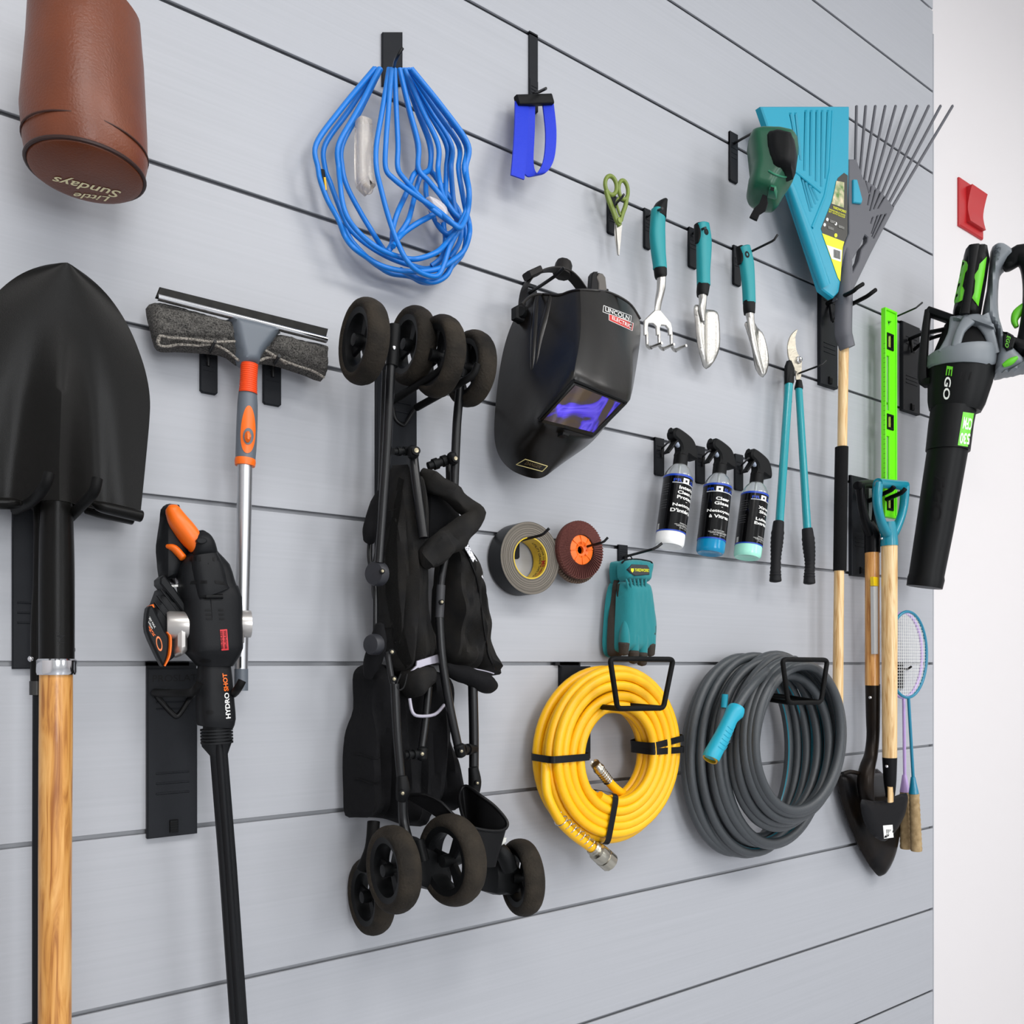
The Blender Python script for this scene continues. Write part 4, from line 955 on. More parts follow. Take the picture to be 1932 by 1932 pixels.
    def band(pts, hw, th, nm, mat=black_pl):
        q = spl(pts, 6); V, F = [], []
        for p in q:
            c_ = at(p[0], p[1], p[2]); y = Vector((0, -1, 0)) * hw; u = Vector((0, 0, 1)) * th
            V += [c_ - y, c_ + y, c_ + y - u, c_ - y - u]
        for i in range(len(q) - 1):
            for k in range(4): F.append((i * 4 + k, (i + 1) * 4 + k, (i + 1) * 4 + (k + 1) % 4, i * 4 + (k + 1) % 4))
        F += [(0, 1, 2, 3), tuple(len(V) - 4 + k for k in (3, 2, 1, 0))]
        return t.part(nm, (V, F), mat)
    bandm = M('headband_plastic', '#232120', .5)
    hb = band([(985, 578, .06), (986, 560, .065), (993, 535, .07), (1012, 515, .075), (1040, 507, .08), (1066, 512, .08), (1085, 527, .08), (1103, 552, .075)], .012, .0025, 'headband', bandm)
    t.part('ratchet', join(lathe([(.0005, .014), (.014, .014), (.016, .010), (.017, -.012), (.0005, -.014)], at(1062, 508, .075), (.25, 0, 1), 10)), bandm)
    t.part('buckle', limb([(994, 521, .075), (1016, 511, .078)], 7, .013, n=12, e=5, sm=1), bandm)
helmet()
small_hook((990, 545, 1014, 640), [(1000, 552, .008), (1022, 538, .05), (1050, 519, .10), (1064, 505, .115)], 'small black hook reaching through the welding helmet headband', rpx=3.2)
def cutter():
    o = .03; t = Thing('cable_cutter', 'black steel pliers jaws sticking up behind the welding helmet', 'pliers', at(1130, 560, o))
    b1 = slab([(1115, 548), (1117, 518), (1121, 512), (1129, 512), (1127, 520), (1130, 535), (1129, 548)], o - .006, o + .006, .0015)
    b2 = slab([(1130, 548), (1130, 534), (1127, 522), (1130, 514), (1138, 516), (1143, 523), (1146, 549)], o - .004, o + .008, .0015)
    t.part('jaw', b1, steel_bk); t.part('jaw', b2, M('worn_steel', '#55524f', .35, .8))
    t.part('handle', limb([(1118, 546, o), (1120, 640, o - .01), (1124, 700, o - .012)], 7, .005, sm=2), steel_bk)
    t.part('handle', limb([(1142, 546, o), (1145, 640, o - .01), (1140, 700, o - .012)], 7, .005, sm=2), steel_bk)
cutter()
# ================================================================== blue webbing
def webbing():
    t = Thing('webbing_strap', 'bright blue webbing strap end hanging above the welding helmet', 'strap', at(1000, 342, .06))
    m = M('blue_webbing', '#0a2fc4', .6, bump=(600, .6))
    def band(pts, w_, nm, slope=.35):
        q = spl(pts, 6); V, F = [], []
        for x, y, o in q:
            a = at(x - w_, y - w_ * slope, o); b = at(x + w_, y + w_ * slope, o); V += [a, b, b + Vector((0, .003, 0)), a + Vector((0, .003, 0))]
        for i in range(len(q) - 1):
            for k in range(4): F.append((i * 4 + k, (i + 1) * 4 + k, (i + 1) * 4 + (k + 1) % 4, i * 4 + (k + 1) % 4))
        F += [(0, 1, 2, 3), tuple(len(V) - 4 + k for k in (3, 2, 1, 0))]
        t.part(nm, (V, F), m)
    band([(985, 190, .03), (984, 240, .05), (981, 290, .07), (977, 334, .075)], 12.5, 'strap_tail')
    band([(1034, 190, .03), (1040, 250, .05), (1036, 300, .06), (1022, 326, .06), (1005, 330, .05), (997, 310, .045), (999, 250, .035), (1000, 190, .03)], 10, 'strap_loop', -.2)
    t.part('strap_buckle', limb([(975, 190, .035), (1040, 188, .035)], 9, .006, e=5, sm=1), black_pl)
webbing()
small_hook((1000, 150, 1016, 210), [(1008, 176, .008), (1018, 173, .04), (1030, 167, .07)], 'small black hook above the blue webbing strap', rpx=2.6)
# ================================================================== scissors
def scissors():
    o = .035; t = Thing('scissors', 'green-handled scissors hanging open side up above the hand fork', 'scissors', at(1168, 482, o))
    g = M('olive_green_plastic', '#6f8030', .4)
    def loop(cx, cy, rx, ry, rot, w_, oo):
        p = [(x, y, oo) for x, y in ell(cx, cy, rx, ry, 20, rot)]; return ptube(p, w_, n=12, sm=2, closed=True)
    hl = join(loop(1152.5, 350, 10.5, 18, -.18, 4.0, o + .004), limb([(1143, 360, o + .004), (1149, 378, o + .004), (1157, 398, o + .004), (1164, 415, o + .004), (1169, 425, o + .004)], [3.5, 5, 5, 6, 5], .004, n=16, e=3, cap=.002))
    hr = join(loop(1176, 358.5, 8.5, 18, -.12, 3.8, o - .002), limb([(1183, 370, o - .002), (1180, 388, o - .002), (1175, 402, o - .002), (1171, 416, o - .002)], [3.5, 4, 4, 4], .004, n=16, e=3, cap=.002), limb([(1166, 374, o - .002), (1163, 384, o), (1167, 398, o), (1170, 406, o)], [2, 2.5, 2.5, 2.5], .003, n=12))
    t.part('handle', hl, g); t.part('handle', hr, g)
    t.part('pivot', lathe([(.0005, .003), (.0055, .002), (.006, -.004)], at(1169, 416, o + .009), (0, -1, 0), 20), M('olive_cap', '#7d8d3a', .4))
    t.part('blade', slab([(1161, 420), (1167, 424), (1169, 470), (1168, 482), (1165.5, 480), (1160, 440)], o - .003, o - .001, .0003), steel)
    t.part('blade', slab([(1163, 422), (1174, 424), (1172, 450), (1168.6, 482), (1167, 480), (1165, 450)], o, o + .002, .0004), steel)
scissors()
small_hook((1148, 392, 1163, 441), [(1158, 396, .008), (1164, 382, .045), (1173, 373, .075), (1177, 367, .085)], 'small black hook holding the green-handled scissors', rpx=2.4)
# ================================================================== hand tools
G3 = 'teal-handled garden hand tools in a row'
def grip(t, pts, w_, o, d=.0125, cap_first=True):
    return limb(pts, w_, d, o=o, n=24, e=2.5, cap=.004)
def hand_fork():
    o = .055; t = Thing('hand_fork', 'teal-handled hand cultivator with three bent silver tines', 'hand tool', at(1250, 670, o), G3)
    g = grip(t, [(1242, 398, o), (1240.5, 430, o), (1240.5, 450, o), (1242, 475, o), (1244.5, 498, o), (1245, 507, o)], [14, 15.5, 16, 14.5, 13, 13], o)
    t.part('grip', g, teal)
    c_ = limb([(1250, 381, o), (1247, 388, o), (1244, 400, o), (1243, 409, o)], [5, 10, 13.5, 14], .0135, n=24, e=2.5, cap=.004)
    t.part('grip_end', (c_, black_pl), (dpoly(ell(1248, 396, 3.6, 6, 14, .3), Surf(c_), .0008, o), black_i))
    t.part('collar', limb([(1245.5, 504, o), (1246, 512, o), (1246.5, 520, o), (1247, 524, o)], [13.5, 13.2, 12, 8.5], .0125, n=24), black_pl)
    t.part('shank', limb([(1248, 520, o), (1247, 545, o), (1242, 570, o - .004), (1240, 590, o - .004)], [9, 8.5, 7.5, 7], [.009, .008, .006, .003], n=20), steel)
    head = slab([(1236, 585), (1246, 585), (1256, 597), (1266, 609), (1268.5, 619), (1268.5, 632), (1263, 632), (1262, 620), (1257, 614), (1248, 613), (1245.5, 618), (1245.5, 632), (1240, 632), (1239, 616), (1233, 610), (1224, 610), (1222.5, 618), (1222.5, 632), (1217, 632), (1216.5, 604)], o - .005, o - .0005, .001)
    t.part('fork_head', head, steel)
    for x, e in ((1220, 1), (1243, 0), (1266, 0)):
        k = (x - 1243)
        t.part('tine', limb([(x, 626, o - .003), (x + .5, 645, o - .003), (x + 2, 654, o), (x + 7, 658.5 + k * .12, o + .012), (x + 18, 654 + k * .1, o + .03), (x + 29, 649.5 + k * .1, o + .045)], [3, 3, 3.4, 4, 3.4, 2.6], .0026, n=12, e=3, sm=5), steel)
hand_fork()
def trowel(pl, label, hp, hw, col, neck, bl_, ridge, scoop):
    o = .05; t = Thing('garden_trowel', label, 'hand tool', at(bl_[0][0], bl_[-1][1], o), G3)
    t.part('grip', grip(t, [(x, y, o) for x, y in hp], hw, o), teal)
    g2 = limb([(hp[0][0] - hw[0] * .6, hp[0][1] - 1, o - .003), (hp[1][0] - hw[1] * .72, hp[1][1] - 6, o - .003), (hp[1][0] - hw[1] * .85, hp[1][1] + 6, o - .003)], [5, 5.5, 2], [.010, .010, .006], n=14, cap=.002)
    t.part('grip_end', (g2, black_pl)); s = Surf(limb([(x, y, o) for x, y in hp], hw, .0125, o=o, n=24, e=2.5, cap=.004))
    t.part('hang_hole', dpoly(ell(hp[0][0] + hw[0] * .55, hp[0][1] + 13, 4, 6.5, 14, -.3), s, .0009, o), black_i)
    t.part('collar', limb([(x, y, o) for x, y in col], [12.8, 12.8, 12, 10], .0125, n=24, sm=2), black_pl)
    t.part('neck', limb([(x, y, o) for x, y, w_ in neck], [w_ for x, y, w_ in neck], [.009, .008, .006, .003][:len(neck)], n=20), steel)
    dsp = lambda x, z: -scoop
    b = puff(bl_, o - .012, o - .004, .012, .004, None, sm=3, back=.7, om=o - .008)
    # dished: push the middle back
    c = sum((v for v in b[0]), Vector()) / len(b[0])
    t.part('blade', ([v + Vector((0, .006 * math.exp(-((v.x - c.x) / .012) ** 2), 0)) for v in b[0]], b[1]), steel)
    t.part('blade_rib', limb([(x, y, o + oo) for x, y, w_, oo in ridge], [w_ for x, y, w_, oo in ridge], [.006, .005, .0035, .001][:len(ridge)], n=16), steel)
trowel(0, 'teal-handled trowel with a broad pointed silver blade, middle of the three hand tools',
       [(1325, 424), (1328, 452), (1328, 475), (1327, 510), (1327.5, 538)], [14, 16, 15.5, 13.2, 13], [(1327.5, 536), (1326.5, 543), (1325.5, 552), (1325.5, 558)],
       [(1325.5, 555, 9.5), (1326, 568, 7.5), (1325, 585, 8.5), (1327, 606, 3)],
       [(1312, 577), (1322, 574), (1340, 581), (1353.5, 587), (1358, 605), (1359.5, 630), (1359, 655), (1352, 677), (1339, 694), (1327, 677), (1318.5, 645), (1314.5, 605)], [(1325.5, 570, 7.5, 0), (1326, 590, 7, 0), (1328, 612, 2, -.006)], .005)
trowel(0, 'teal-handled narrow transplanting trowel, nearest the loppers',
       [(1402.5, 467), (1408, 492), (1410.5, 515), (1412.5, 545), (1413.5, 572)], [13.5, 15.5, 14.5, 12.5, 12], [(1413.5, 570), (1413.5, 577), (1413.5, 585), (1414, 592)],
       [(1414, 588, 9.5), (1416, 602, 7.5), (1420, 625, 7), (1424, 655, 5)],
       [(1408, 608), (1420, 606), (1428, 610), (1439, 622), (1446, 645), (1451, 672), (1450.5, 692), (1443, 711), (1435, 700), (1425, 665), (1415, 632)], [(1415, 600, 8, 0), (1420, 630, 8, .001), (1428, 665, 7, .001), (1440, 704, 4, 0)], .005)
small_hook((1217, 399, 1229, 469), [(1222, 408, .008), (1232, 401, .04), (1250, 393, .085)], 'small black hook behind the top of the teal hand cultivator', rpx=2.4)
small_hook((1301, 430, 1316, 505), [(1308, 440, .008), (1318, 435, .04), (1331, 430, .075)], 'small black hook behind the top of the broad-bladed trowel', rpx=2.4)
small_hook((1385, 464, 1399, 538), [(1392, 487, .008), (1417, 474.7, .035), (1457, 455, .095), (1461, 452, .10), (1467, 443, .105)], 'small black hook with its prong standing clear of the narrow trowel', rpx=2.2)
small_hook((1378, 250, 1393, 343), [(1386, 270, .008), (1400, 262, .04), (1425, 248, .09)], 'small black hook plate at the top edge beside the green tool case', rpx=2.4)
# ================================================================== green case
def green_case():
    turn_to_camera(1440, 340, .125); o = 0; t = Thing('tool_case', 'dark green moulded tool body with a black strap dangling below, beside the rake', 'tool', at(1440, 415, o))
    g = M('dark_green_plastic', '#0a4f35', .35, bump=(40, .15))
    b = puff([(1415, 250), (1414, 319), (1408, 350), (1409, 364), (1415, 373), (1429, 378), (1445, 382), (1458, 381), (1470, 370), (1480, 352), (1496, 328), (1505, 290), (1500, 250)], o - .03, o + .04, .025, .006, sm=3, om=o, back=.5)
    s = Surf(b); t.part('body', b, g)
    t.part('moulded_rim', tube([s.hit(x, y, .001, o) for x, y in spl([(1450, 322), (1462, 329), (1480, 334), (1492, 330)], 5)], .002, 8), M('green_rim', '#2d7a5c', .35))
    t.part('top_cover', puff([(1440, 250), (1452, 318), (1470, 328), (1490, 326), (1502, 312), (1500, 250)], o, o + .052, .02, .008, sm=2, om=o + .03), black_pl)
    t.part('buckle', (puff([(1451, 347), (1467, 351), (1465, 366), (1448, 363)], o + .02, o + .046, .004, .004, sm=1, om=o + .04), M('_gr', '#14694a', .35)), (dquad([(1454, 352), (1461, 354), (1460, 361), (1453, 359)], Plane(o + .047), 1, 1), black_i))
    t.part('strap', join(slab([(1439, 366), (1447, 369), (1449, 383), (1444, 396), (1433, 403), (1428, 415), (1424, 414), (1414, 409), (1423, 392), (1432, 384)], o + .030, o + .036, .001)), M('black_strap', '#0e0e10', .6))
    end_turn()
green_case()
# ================================================================== rake scoop
def rake():
    o = .06; t = Thing('leaf_rake', 'leaf rake and scoop set, teal and grey, head up with a pale wood handle', 'rake', at(1583, 1370, o))
    tealp = M('scoop_teal', '#0791ac', .4, bump=(600, .05)); gp = M('rake_grey', '#54555b', .5, bump=(600, .08))
    # teal scoop
    outer = [(1436, 200), (1463, 280), (1487, 346), (1514.7, 431), (1552, 546), (1573, 562), (1583, 552), (1586.5, 530), (1588, 500), (1590, 468), (1599.5, 443), (1602, 318), (1603, 200)]
    def sl(x0, y0, x1, y1, w_): return [(x0, y0), (x0 + w_, y0), (x1 + w_ * .6, y1), (x1, y1)]
    holes = [sl(1511, 333, 1528, 397, 2.6), sl(1518, 341, 1531, 390, 2.4), sl(1525, 348, 1537, 383, 2.2), sl(1532, 355, 1541, 376, 2),
             sl(1519, 210, 1517, 320, 2.6), sl(1529, 210, 1528, 330, 2.6), sl(1540, 210, 1539, 340, 2.6), sl(1550, 210, 1549, 350, 2.4), sl(1561, 210, 1557, 335, 2.4),
             sl(1490, 215, 1505, 290, 3), sl(1500, 215, 1510, 300, 2.6)]
    t.part('scoop', slab(outer, o - .004, o + .012, .003, holes), tealp)
    t.part('scoop_flange', limb([(1478, 320, o + .01), (1493, 358, o + .011), (1521, 440, o + .012), (1556, 540, o + .012)], [8, 9, 12, 13], [.008, .01, .014, .012], n=18, sm=2), tealp)
    for a, b_ in (((1500, 322), (1548, 362)), ((1532, 430), (1556, 370)), ((1556, 370), (1566, 318)), ((1566, 318), (1571, 210))):
        t.part('scoop_rib', limb([(a[0], a[1], o + .012), (b_[0], b_[1], o + .012)], 3.2, .003, sm=1, n=10), tealp)
    P = Plane(o + .0125)
    lab = [(1592.5, 326), (1599.5, 331), (1599, 443), (1590, 464), (1585.5, 531), (1581, 524), (1549, 431), (1569, 381), (1580.5, 336)]
    ms = [(dpoly(lab, P, .0002), M('label_black', '#2b2a24', .4))]
    ms.append((dpoly([(1551, 440), (1593, 456), (1590, 467), (1585.5, 531), (1581, 524)], P, .0006), M('label_yellow', '#e2e000', .4)))
    ms.append((dpoly([(1559.5, 462), (1588.5, 472), (1586.5, 494), (1569, 488)], P, .0009), white_i))
    for i in range(8): ms.append((dquad([(1573 + i * 1.6, 470 + i * .5), (1574 + i * 1.6, 470.3 + i * .5), (1574 + i * 1.6, 486 + i * .5), (1573 + i * 1.6, 485.6 + i * .5)], P, 1, 1, .0013), black_i))
    ms.append((dpoly([(1578, 341), (1593, 344), (1592, 392), (1569, 384), (1574, 362)], P, .0008), M('label_photo', '#4f7a33', .5, var=('#d8c8a8', 60, .4))))
    ms.append((dtext('YARDWORKS', [(1572, 388), (1597, 398), (1596, 402.5), (1571, 393)], P, .0012, .02), yellow_i))
    ms.append((dtext('HANDHELD RAKE\nSET WITH SCOOP', [(1565, 393), (1595, 405), (1594, 412), (1563, 400)], P, .0012, .01), yellow_i))
    for x, y in ((1561, 414), (1556, 424), (1577, 422)): ms.append((dpoly(ell(x, y, 2.4, 3.4, 10), P, .001), white_i))
    for x, y in ((1566, 414), (1562, 426), (1582, 424)): ms.append((dquad([(x, y), (x + 11, y + 4), (x + 11, y + 9), (x, y + 5)], P, 1, 1, .001), M('label_smalltext', '#8f8f8a', .6, var=('#2b2a24', 900, .2))))
    ms.append((dpoly(ell(1577, 444, 3, 4, 12), P, .001), yellow_i))
    t.part('product_label', *ms)
    # grey rake
    g_out = [(1602.5, 300), (1602.5, 440), (1592, 466), (1588, 500), (1587, 545), (1583, 556), (1579, 566), (1606, 566), (1608, 558), (1612, 544), (1644, 478), (1666, 435), (1688, 393), (1684, 387), (1664, 362), (1646, 347), (1630, 338), (1616, 300)]
    gh = [[(1632, 443), (1638, 448), (1637, 456), (1626, 470), (1621, 492), (1609.5, 514), (1608.5, 489), (1622, 468)],
          sl(1633, 342, 1640, 365, 2), sl(1643, 352, 1637, 386, 2.4), sl(1651, 358, 1641, 397, 2.8), sl(1660, 364, 1648, 394, 2.8), sl(1668, 372, 1656, 393, 2.6),
          sl(1646, 410, 1643, 421, 2), sl(1655, 407, 1644, 440, 2.4), sl(1662, 405, 1645, 446, 2.6), sl(1670, 404, 1648, 449, 2.6)]
    t.part('rake_head', slab(g_out, o - .006, o + .008, .002, gh), gp)
    for i in range(10):
        f = i / 9; x0 = 1613 + 71 * f; y0 = 338 + 48 * f ** .9; dx = (1726 - 1684) * f; x1 = x0 + dx * (y0 - 200) / (387 - 318) * 1.0
        t.part('tine', limb([(x0, y0 + 4, o + .002), (x1 + 3 * (1 - f), 200, o + .004)], [2.7, 2.5], .003, sm=1, n=8, e=4), gp)
    t.part('handle_tab', slab([(1611.6, 338), (1617.7, 338), (1628, 377), (1626, 384), (1611.6, 382)], o + .008, o + .014, .002), tealp)
    sl_ = limb([(1597, 470, o + .004), (1595, 500, o + .008), (1593, 545, o + .012), (1592, 575, o + .014), (1591, 625, o + .014), (1594, 640, o + .014), (1599, 657, o + .016)], [5, 9, 13, 14, 14.2, 13.8, 14.5], [.006, .012, .02, .021, .021, .02, .018], n=26, sm=3)
    t.part('socket', sl_, gp)
    t.part('handle', limb([(1592, 640, o + .006), (1589, 840, o + .006), (1583, 1080, o + .004), (1581, 1300, o), (1580, 1372, o)], [9.3, 8.7, 9, 9.6, 9.6], n=24, sm=2), pine)
    t.part('foam_grip', limb([(1588, 844, o + .006), (1586, 960, o + .006), (1584.5, 1077, o + .004)], [12, 12, 12], n=26, sm=2), M('black_foam', '#161617', .95, bump=(700, .4)))
rake()
big_hook((1549, 520, 1581, 729), [(1565, 572, .012), (1570, 605, .03), (1576, 600, .03)], [[(1560, 573, .02), (1577, 565, .05), (1607, 551, .11), (1617, 543, .125), (1628, 536, .13)], [(1590, 584, .02), (1609, 573, .06), (1634, 560, .115), (1644, 553, .13), (1652, 547, .135)]],
         'slate-black twin-arm hook plate behind the leaf rake', rpx=2.6, sleeve=1.5, bottom=True, ribs=(.62, .66, .7))
# ================================================================== spirit level
def level():
    o = .045; t = Thing('spirit_level', 'long lime green spirit level hanging upright behind the teal shovel grip', 'level', at(1680, 976, o))
    lg = M('lime_green_plastic', '#6ee80f', .4); fo = o + .0125
    xa, xb = at(1671, 700, fo).x, at(1693.2, 700, fo).x; zt, zb = at(1680, 583, fo).z, at(1680, 976, fo).z
    w_ = xb - xa
    zz = lambda y: at(1677, y, fo).z
    def win(y0, y1, a=.22, b=.72): return [(xa + w_ * a, zz(y1)), (xa + w_ * b, zz(y1)), (xa + w_ * b, zz(y0)), (xa + w_ * a, zz(y0))]
    holes = [win(627, 658), win(670, 773, .2, .42), win(780, 809), win(822, 903, .2, .42), win(938, 962)]
    tri = [(xa + w_ * .28, zz(604)), (xa + w_ * .62, zz(602)), (xa + w_ * .36, zz(613))]
    webp = slab2([[(xa + .003, zb + .004), (xb - .003, zb + .004), (xb - .003, zt - .004), (xa + .003, zt - .004)]] + holes + [tri], -o - .0035, -fo + .0035, .0006)
    fr = slab2([[(xa, zb), (xb, zb), (xb, zt), (xa, zt)], [(xa + .0045, zb + .006), (xb - .0045, zb + .006), (xb - .0045, zt - .006), (xa + .0045, zt - .006)]], -o, -fo, .0008)
    marks = join(*[box(xa - .0002, xa, -o - .006, -fo + .001, zz(y), zz(y) + .0006) for y in range(650, 940, 9)])
    t.part('body', (join(webp, fr), lg), (marks, black_i))
    for y0, y1, v in ((627, 658, 0), (780, 809, 1), (938, 962, 0)):
        x0, x1 = xa + w_ * .2, xa + w_ * .74; z0, z1 = zz(y1), zz(y0)
        vb = slab2([[(x0, z0), (x1, z0), (x1, z1), (x0, z1)], [(x0 + .004, z0 + .006), (x1 - .004, z0 + .006), (x1 - .004, z1 - .006), (x0 + .004, z1 - .006)]], -o - .003, -fo + .001, .0006)
        vi = t.part('vial_housing', (vb, black_pl))
        cx, cz = (x0 + x1) / 2, (z0 + z1) / 2
        t.part('vial', rod(Vector((cx, -o - .006, z0 + .006)), Vector((cx, -o - .006, z1 - .006)), .0045), M('vial_green', '#b9d94a', .1, trans=.6), parent=vi)
level()
small_hook((1671, 592, 1684, 640), [(1674, 604, .007), (1679, 602.7, .03), (1728, 581, .11), (1734, 576, .115), (1740, 571, .118)], 'small black hook whose long prong carries the lime green level', rpx=1.7)
# ================================================================== loppers
def loppers():
    o = .045; t = Thing('loppers', 'teal-handled loppers hanging blades up beside the spray bottles', 'loppers', at(1490, 1103, o))
    blm = M('worn_blade_steel', '#b5afa0', .35, .85, bump=(90, .3))
    t.part('cutting_blade', slab([(1505, 621), (1498, 626), (1492, 634), (1488, 646), (1487, 660), (1489, 675), (1494, 688), (1501, 700), (1507, 700), (1510, 684), (1504, 672), (1500, 658), (1500, 640), (1503, 629)], o - .001, o + .002, .0008, sm=3), blm)
    t.part('counter_blade', slab([(1498, 640), (1501, 638), (1502, 655), (1506, 668), (1513, 676), (1513, 690), (1511, 716), (1503, 716), (1503, 695), (1497, 676)], o - .006, o - .002, .0008, sm=2), blm)
    t.part('pivot_bolt', (lathe([(.0005, .008), (.005, .007), (.0055, .003), (.009, .002), (.009, -.002)], at(1507, 679, o + .003), (0, -1, 0), 12)), chrome)
    t.part('blade_holder', slab([(1486, 722), (1486, 690), (1490, 679), (1494, 680), (1500, 695), (1499, 722)], o - .004, o + .005, .0015), black_pl)
    for a, b_, c_, g_, w1, w2 in (((1491, 700), (1488.5, 722), (1470.5, 986), [(1469, 985), (1466, 1020), (1464, 1050), (1463, 1082), (1463, 1096)], 7.6, 7.8), ((1507.5, 718), (1507, 731), (1523, 999), [(1523, 998), (1526, 1030), (1528, 1060), (1527, 1085), (1527, 1100)], 6.6, 7.4)):
        t.part('socket', limb([(a[0], a[1], o), (b_[0], b_[1], o), (b_[0] - .3, b_[1] + 3, o)], [w1 * .9, w1 + 1.2, w1 + 1], [.006, .010, .010], sm=1, n=18), black_pl)
        t.part('tube', limb([(b_[0], b_[1], o), (c_[0], c_[1], o)], [w1, w2], sm=1, n=24), teal_p)
        q = spl([(x, y) for x, y in g_], 8); ww = []
        for i, p in enumerate(q): ww.append(10.2 + (1.1 if i % 2 else 0) * (0.15 < i / len(q) < .8) + 1.2 * math.sin(i * .25))
        t.part('grip', limb([(x, y, o) for x, y in q], ww, [k * .0012 for k in ww], n=22, sm=1, cap=.004), M('grip_black', '#1c1c1e', .55))
loppers()
small_hook((1484, 698, 1495, 760), [(1490, 713, .008), (1500, 707, .03), (1546, 690, .10), (1552, 687, .105), (1559, 680, .11)], 'small black hook whose prong pokes out past the lopper blades', rpx=1.9)
# ================================================================== spray bottles
G4 = 'spray bottles hanging by their triggers'
def bottle(px, py, pb, liquid, label, texts, turn, lname, wide=None):
    """px,py = neck base; pb = centre of the foot"""
    o = .06; top = at(px, py, o); foot = at(pb[0], pb[1], o); ax = (top - foot); Lh = ax.length; ax.normalize(); t = Thing('spray_bottle', label, 'bottle', foot, G4)
    r = .0300; ux = Vector((ax.z, 0, -ax.x)); uy = Vector((0, -1, 0)); uy = (uy - ax * uy.dot(ax)).normalized(); uxx = ax.cross(uy) * -1
    W = lambda x, y, z: foot + ux * x + uy * y + ax * z
    pts = [(.0005, .003), (r * .55, .0035), (r * .72, .0005), (r * .9, 0), (r * .985, .004), (r, .010), (r, Lh * .82), (r * .985, Lh * .845), (r * .9, Lh * .89), (r * .72, Lh * .945), (r * .5, Lh * .985), (r * .44, Lh + .002)]
    clear = M('clear_bottle_plastic', '#eef2f2', .06, trans=.92)
    lo = [p for p in pts if p[1] <= Lh * .5] + [(r, .026)]
    full = liquid[1]
    body = t.part('body', lathe(pts, foot, ax, 40), clear)
    e_ = .0002
    liq = [(.0004, .0028), (r * .55, .0032), (r * .72 + e_, .0005 - e_), (r * .9, -e_), (r * .985 + e_, .004), (r + e_, .010), (r + e_, Lh * .16), (r * .965, Lh * .165), (r * .965, Lh * full), (.0004, Lh * full)]
    t.part('liquid', lathe(liq, foot, ax, 36), M('liquid_' + lname, liquid[0], .15, trans=liquid[2]), parent=body)
    z0, z1 = Lh * .145, Lh * .83
    lb = lathe([(r + .0004, z0), (r + .0006, z0 + .0002), (r + .0006, z1 - .0002), (r + .0004, z1)], foot, ax, 48); lb = (lb[0], [f for f in lb[1] if len(f) == 4])
    bl = M('label_blue', '#0b3fb0', .35); lk = M('label_gloss_black', '#060607', .16, coat=.3)
    def cyl(s, cx, cz, w_, h_, mat, bold=.015):
        vs, fs, asp = textmesh(s, bold); V = []
        for u, v in vs:
            an = turn + (cx + (u - .5) * w_) / r; V.append(W(math.sin(an) * (r + .001), math.cos(an) * (r + .001), z0 + (z1 - z0) * (cz + (v - .5) * h_)))
        return (V, fs), mat
    def ring(a, b): 
        m = lathe([(r + .0008, z0 + (z1 - z0) * a), (r + .0008, z0 + (z1 - z0) * b)], foot, ax, 48); return (m[0], [f for f in m[1] if len(f) == 4])
    def patch(c0, c1, a, b, mat):
        V = []; n = 10
        for j in (a, b):
            for i in range(n + 1):
                an = turn + (c0 + (c1 - c0) * i / n) / r; V.append(W(math.sin(an) * (r + .0009), math.cos(an) * (r + .0009), z0 + (z1 - z0) * j))
        return (V, [(i, i + 1, n + 2 + i, n + 1 + i) for i in range(n)]), mat
    ms = [(lb, lk), (ring(0, .022), bl), (ring(.965, 1), bl)]
    ms += [cyl('PR', -.0255, .885, .017, .055, bl), cyl('SLAT', .018, .885, .030, .055, bl), patch(-.036, .036, .838, .850, M('label_line_white', '#cfd3d8', .4))]
    ms += [patch(-.0145, -.0005, .838, .935, white_i), patch(-.0100, -.0050, .868, .905, lk)]
    for s, cz, w_, h_, cx in texts: ms.append(cyl(s, cx, cz, w_, h_, white_i, .03))
    small = M('label_small_print', '#6d6d70', .6)
    ms.append(cyl('PROSLAT.COM', .002, .150, .024, .018, white_i, 0)); ms.append(cyl('KEEP OUT OF REACH OF CHILDREN\nGARDER HORS DE LA PORTEE', .002, .110, .046, .034, white_i, 0)); ms.append(cyl('473 ML - 16 FL OZ', .004, .07, .028, .016, white_i, 0))
    for i in range(9): ms.append(cyl('directions for use wipe surface', -.052, .82 - i * .045 - (.06 if i > 4 else 0), .020, .016, small, 0))
    ms.append(patch(-.062, -.055, .03, .13, white_i))
    for i in range(7): ms.append(patch(-.0615 + i * .0009, -.0611 + i * .0009, .035, .125, lk))
    L_ = t.part('label', *ms, parent=body)
    # collar cap
    prof = []
    cr = [(.0125, Lh - .004), (.0145, Lh - .002), (.0145, Lh + .018), (.011, Lh + .021)]
    c1 = lathe(cr, foot, ax, 36); c1 = ([foot + ax * (v - foot).dot(ax) + ((v - foot) - ax * (v - foot).dot(ax)) * (1 + .04 * (i % 2)) for i, v in enumerate(c1[0])], c1[1])
    t.part('cap', c1, black_pl)
    # trigger head: profile in the bottle's own upright plane, points towards -x
    h0 = Lh + .017
    prof = [(-.036, .046), (-.038, .038), (-.034, .030), (-.022, .026), (-.013, .020), (-.009, .010), (-.010, 0), (.011, 0), (.012, .006), (.024, .004), (.036, .004), (.041, .009), (.036, .026), (.026, .040), (.014, .047), (-.012, .052), (-.030, .052)]
    prof = spl(prof, 3, True); q = [(x, z) for x, z in prof]
    V, F = slab2([q], .011, -.011, .004)
    hm = ([W(v.x, -v.y, h0 + v.z) for v in V], F)
    sp = t.part('sprayer_head', hm, black_pl)
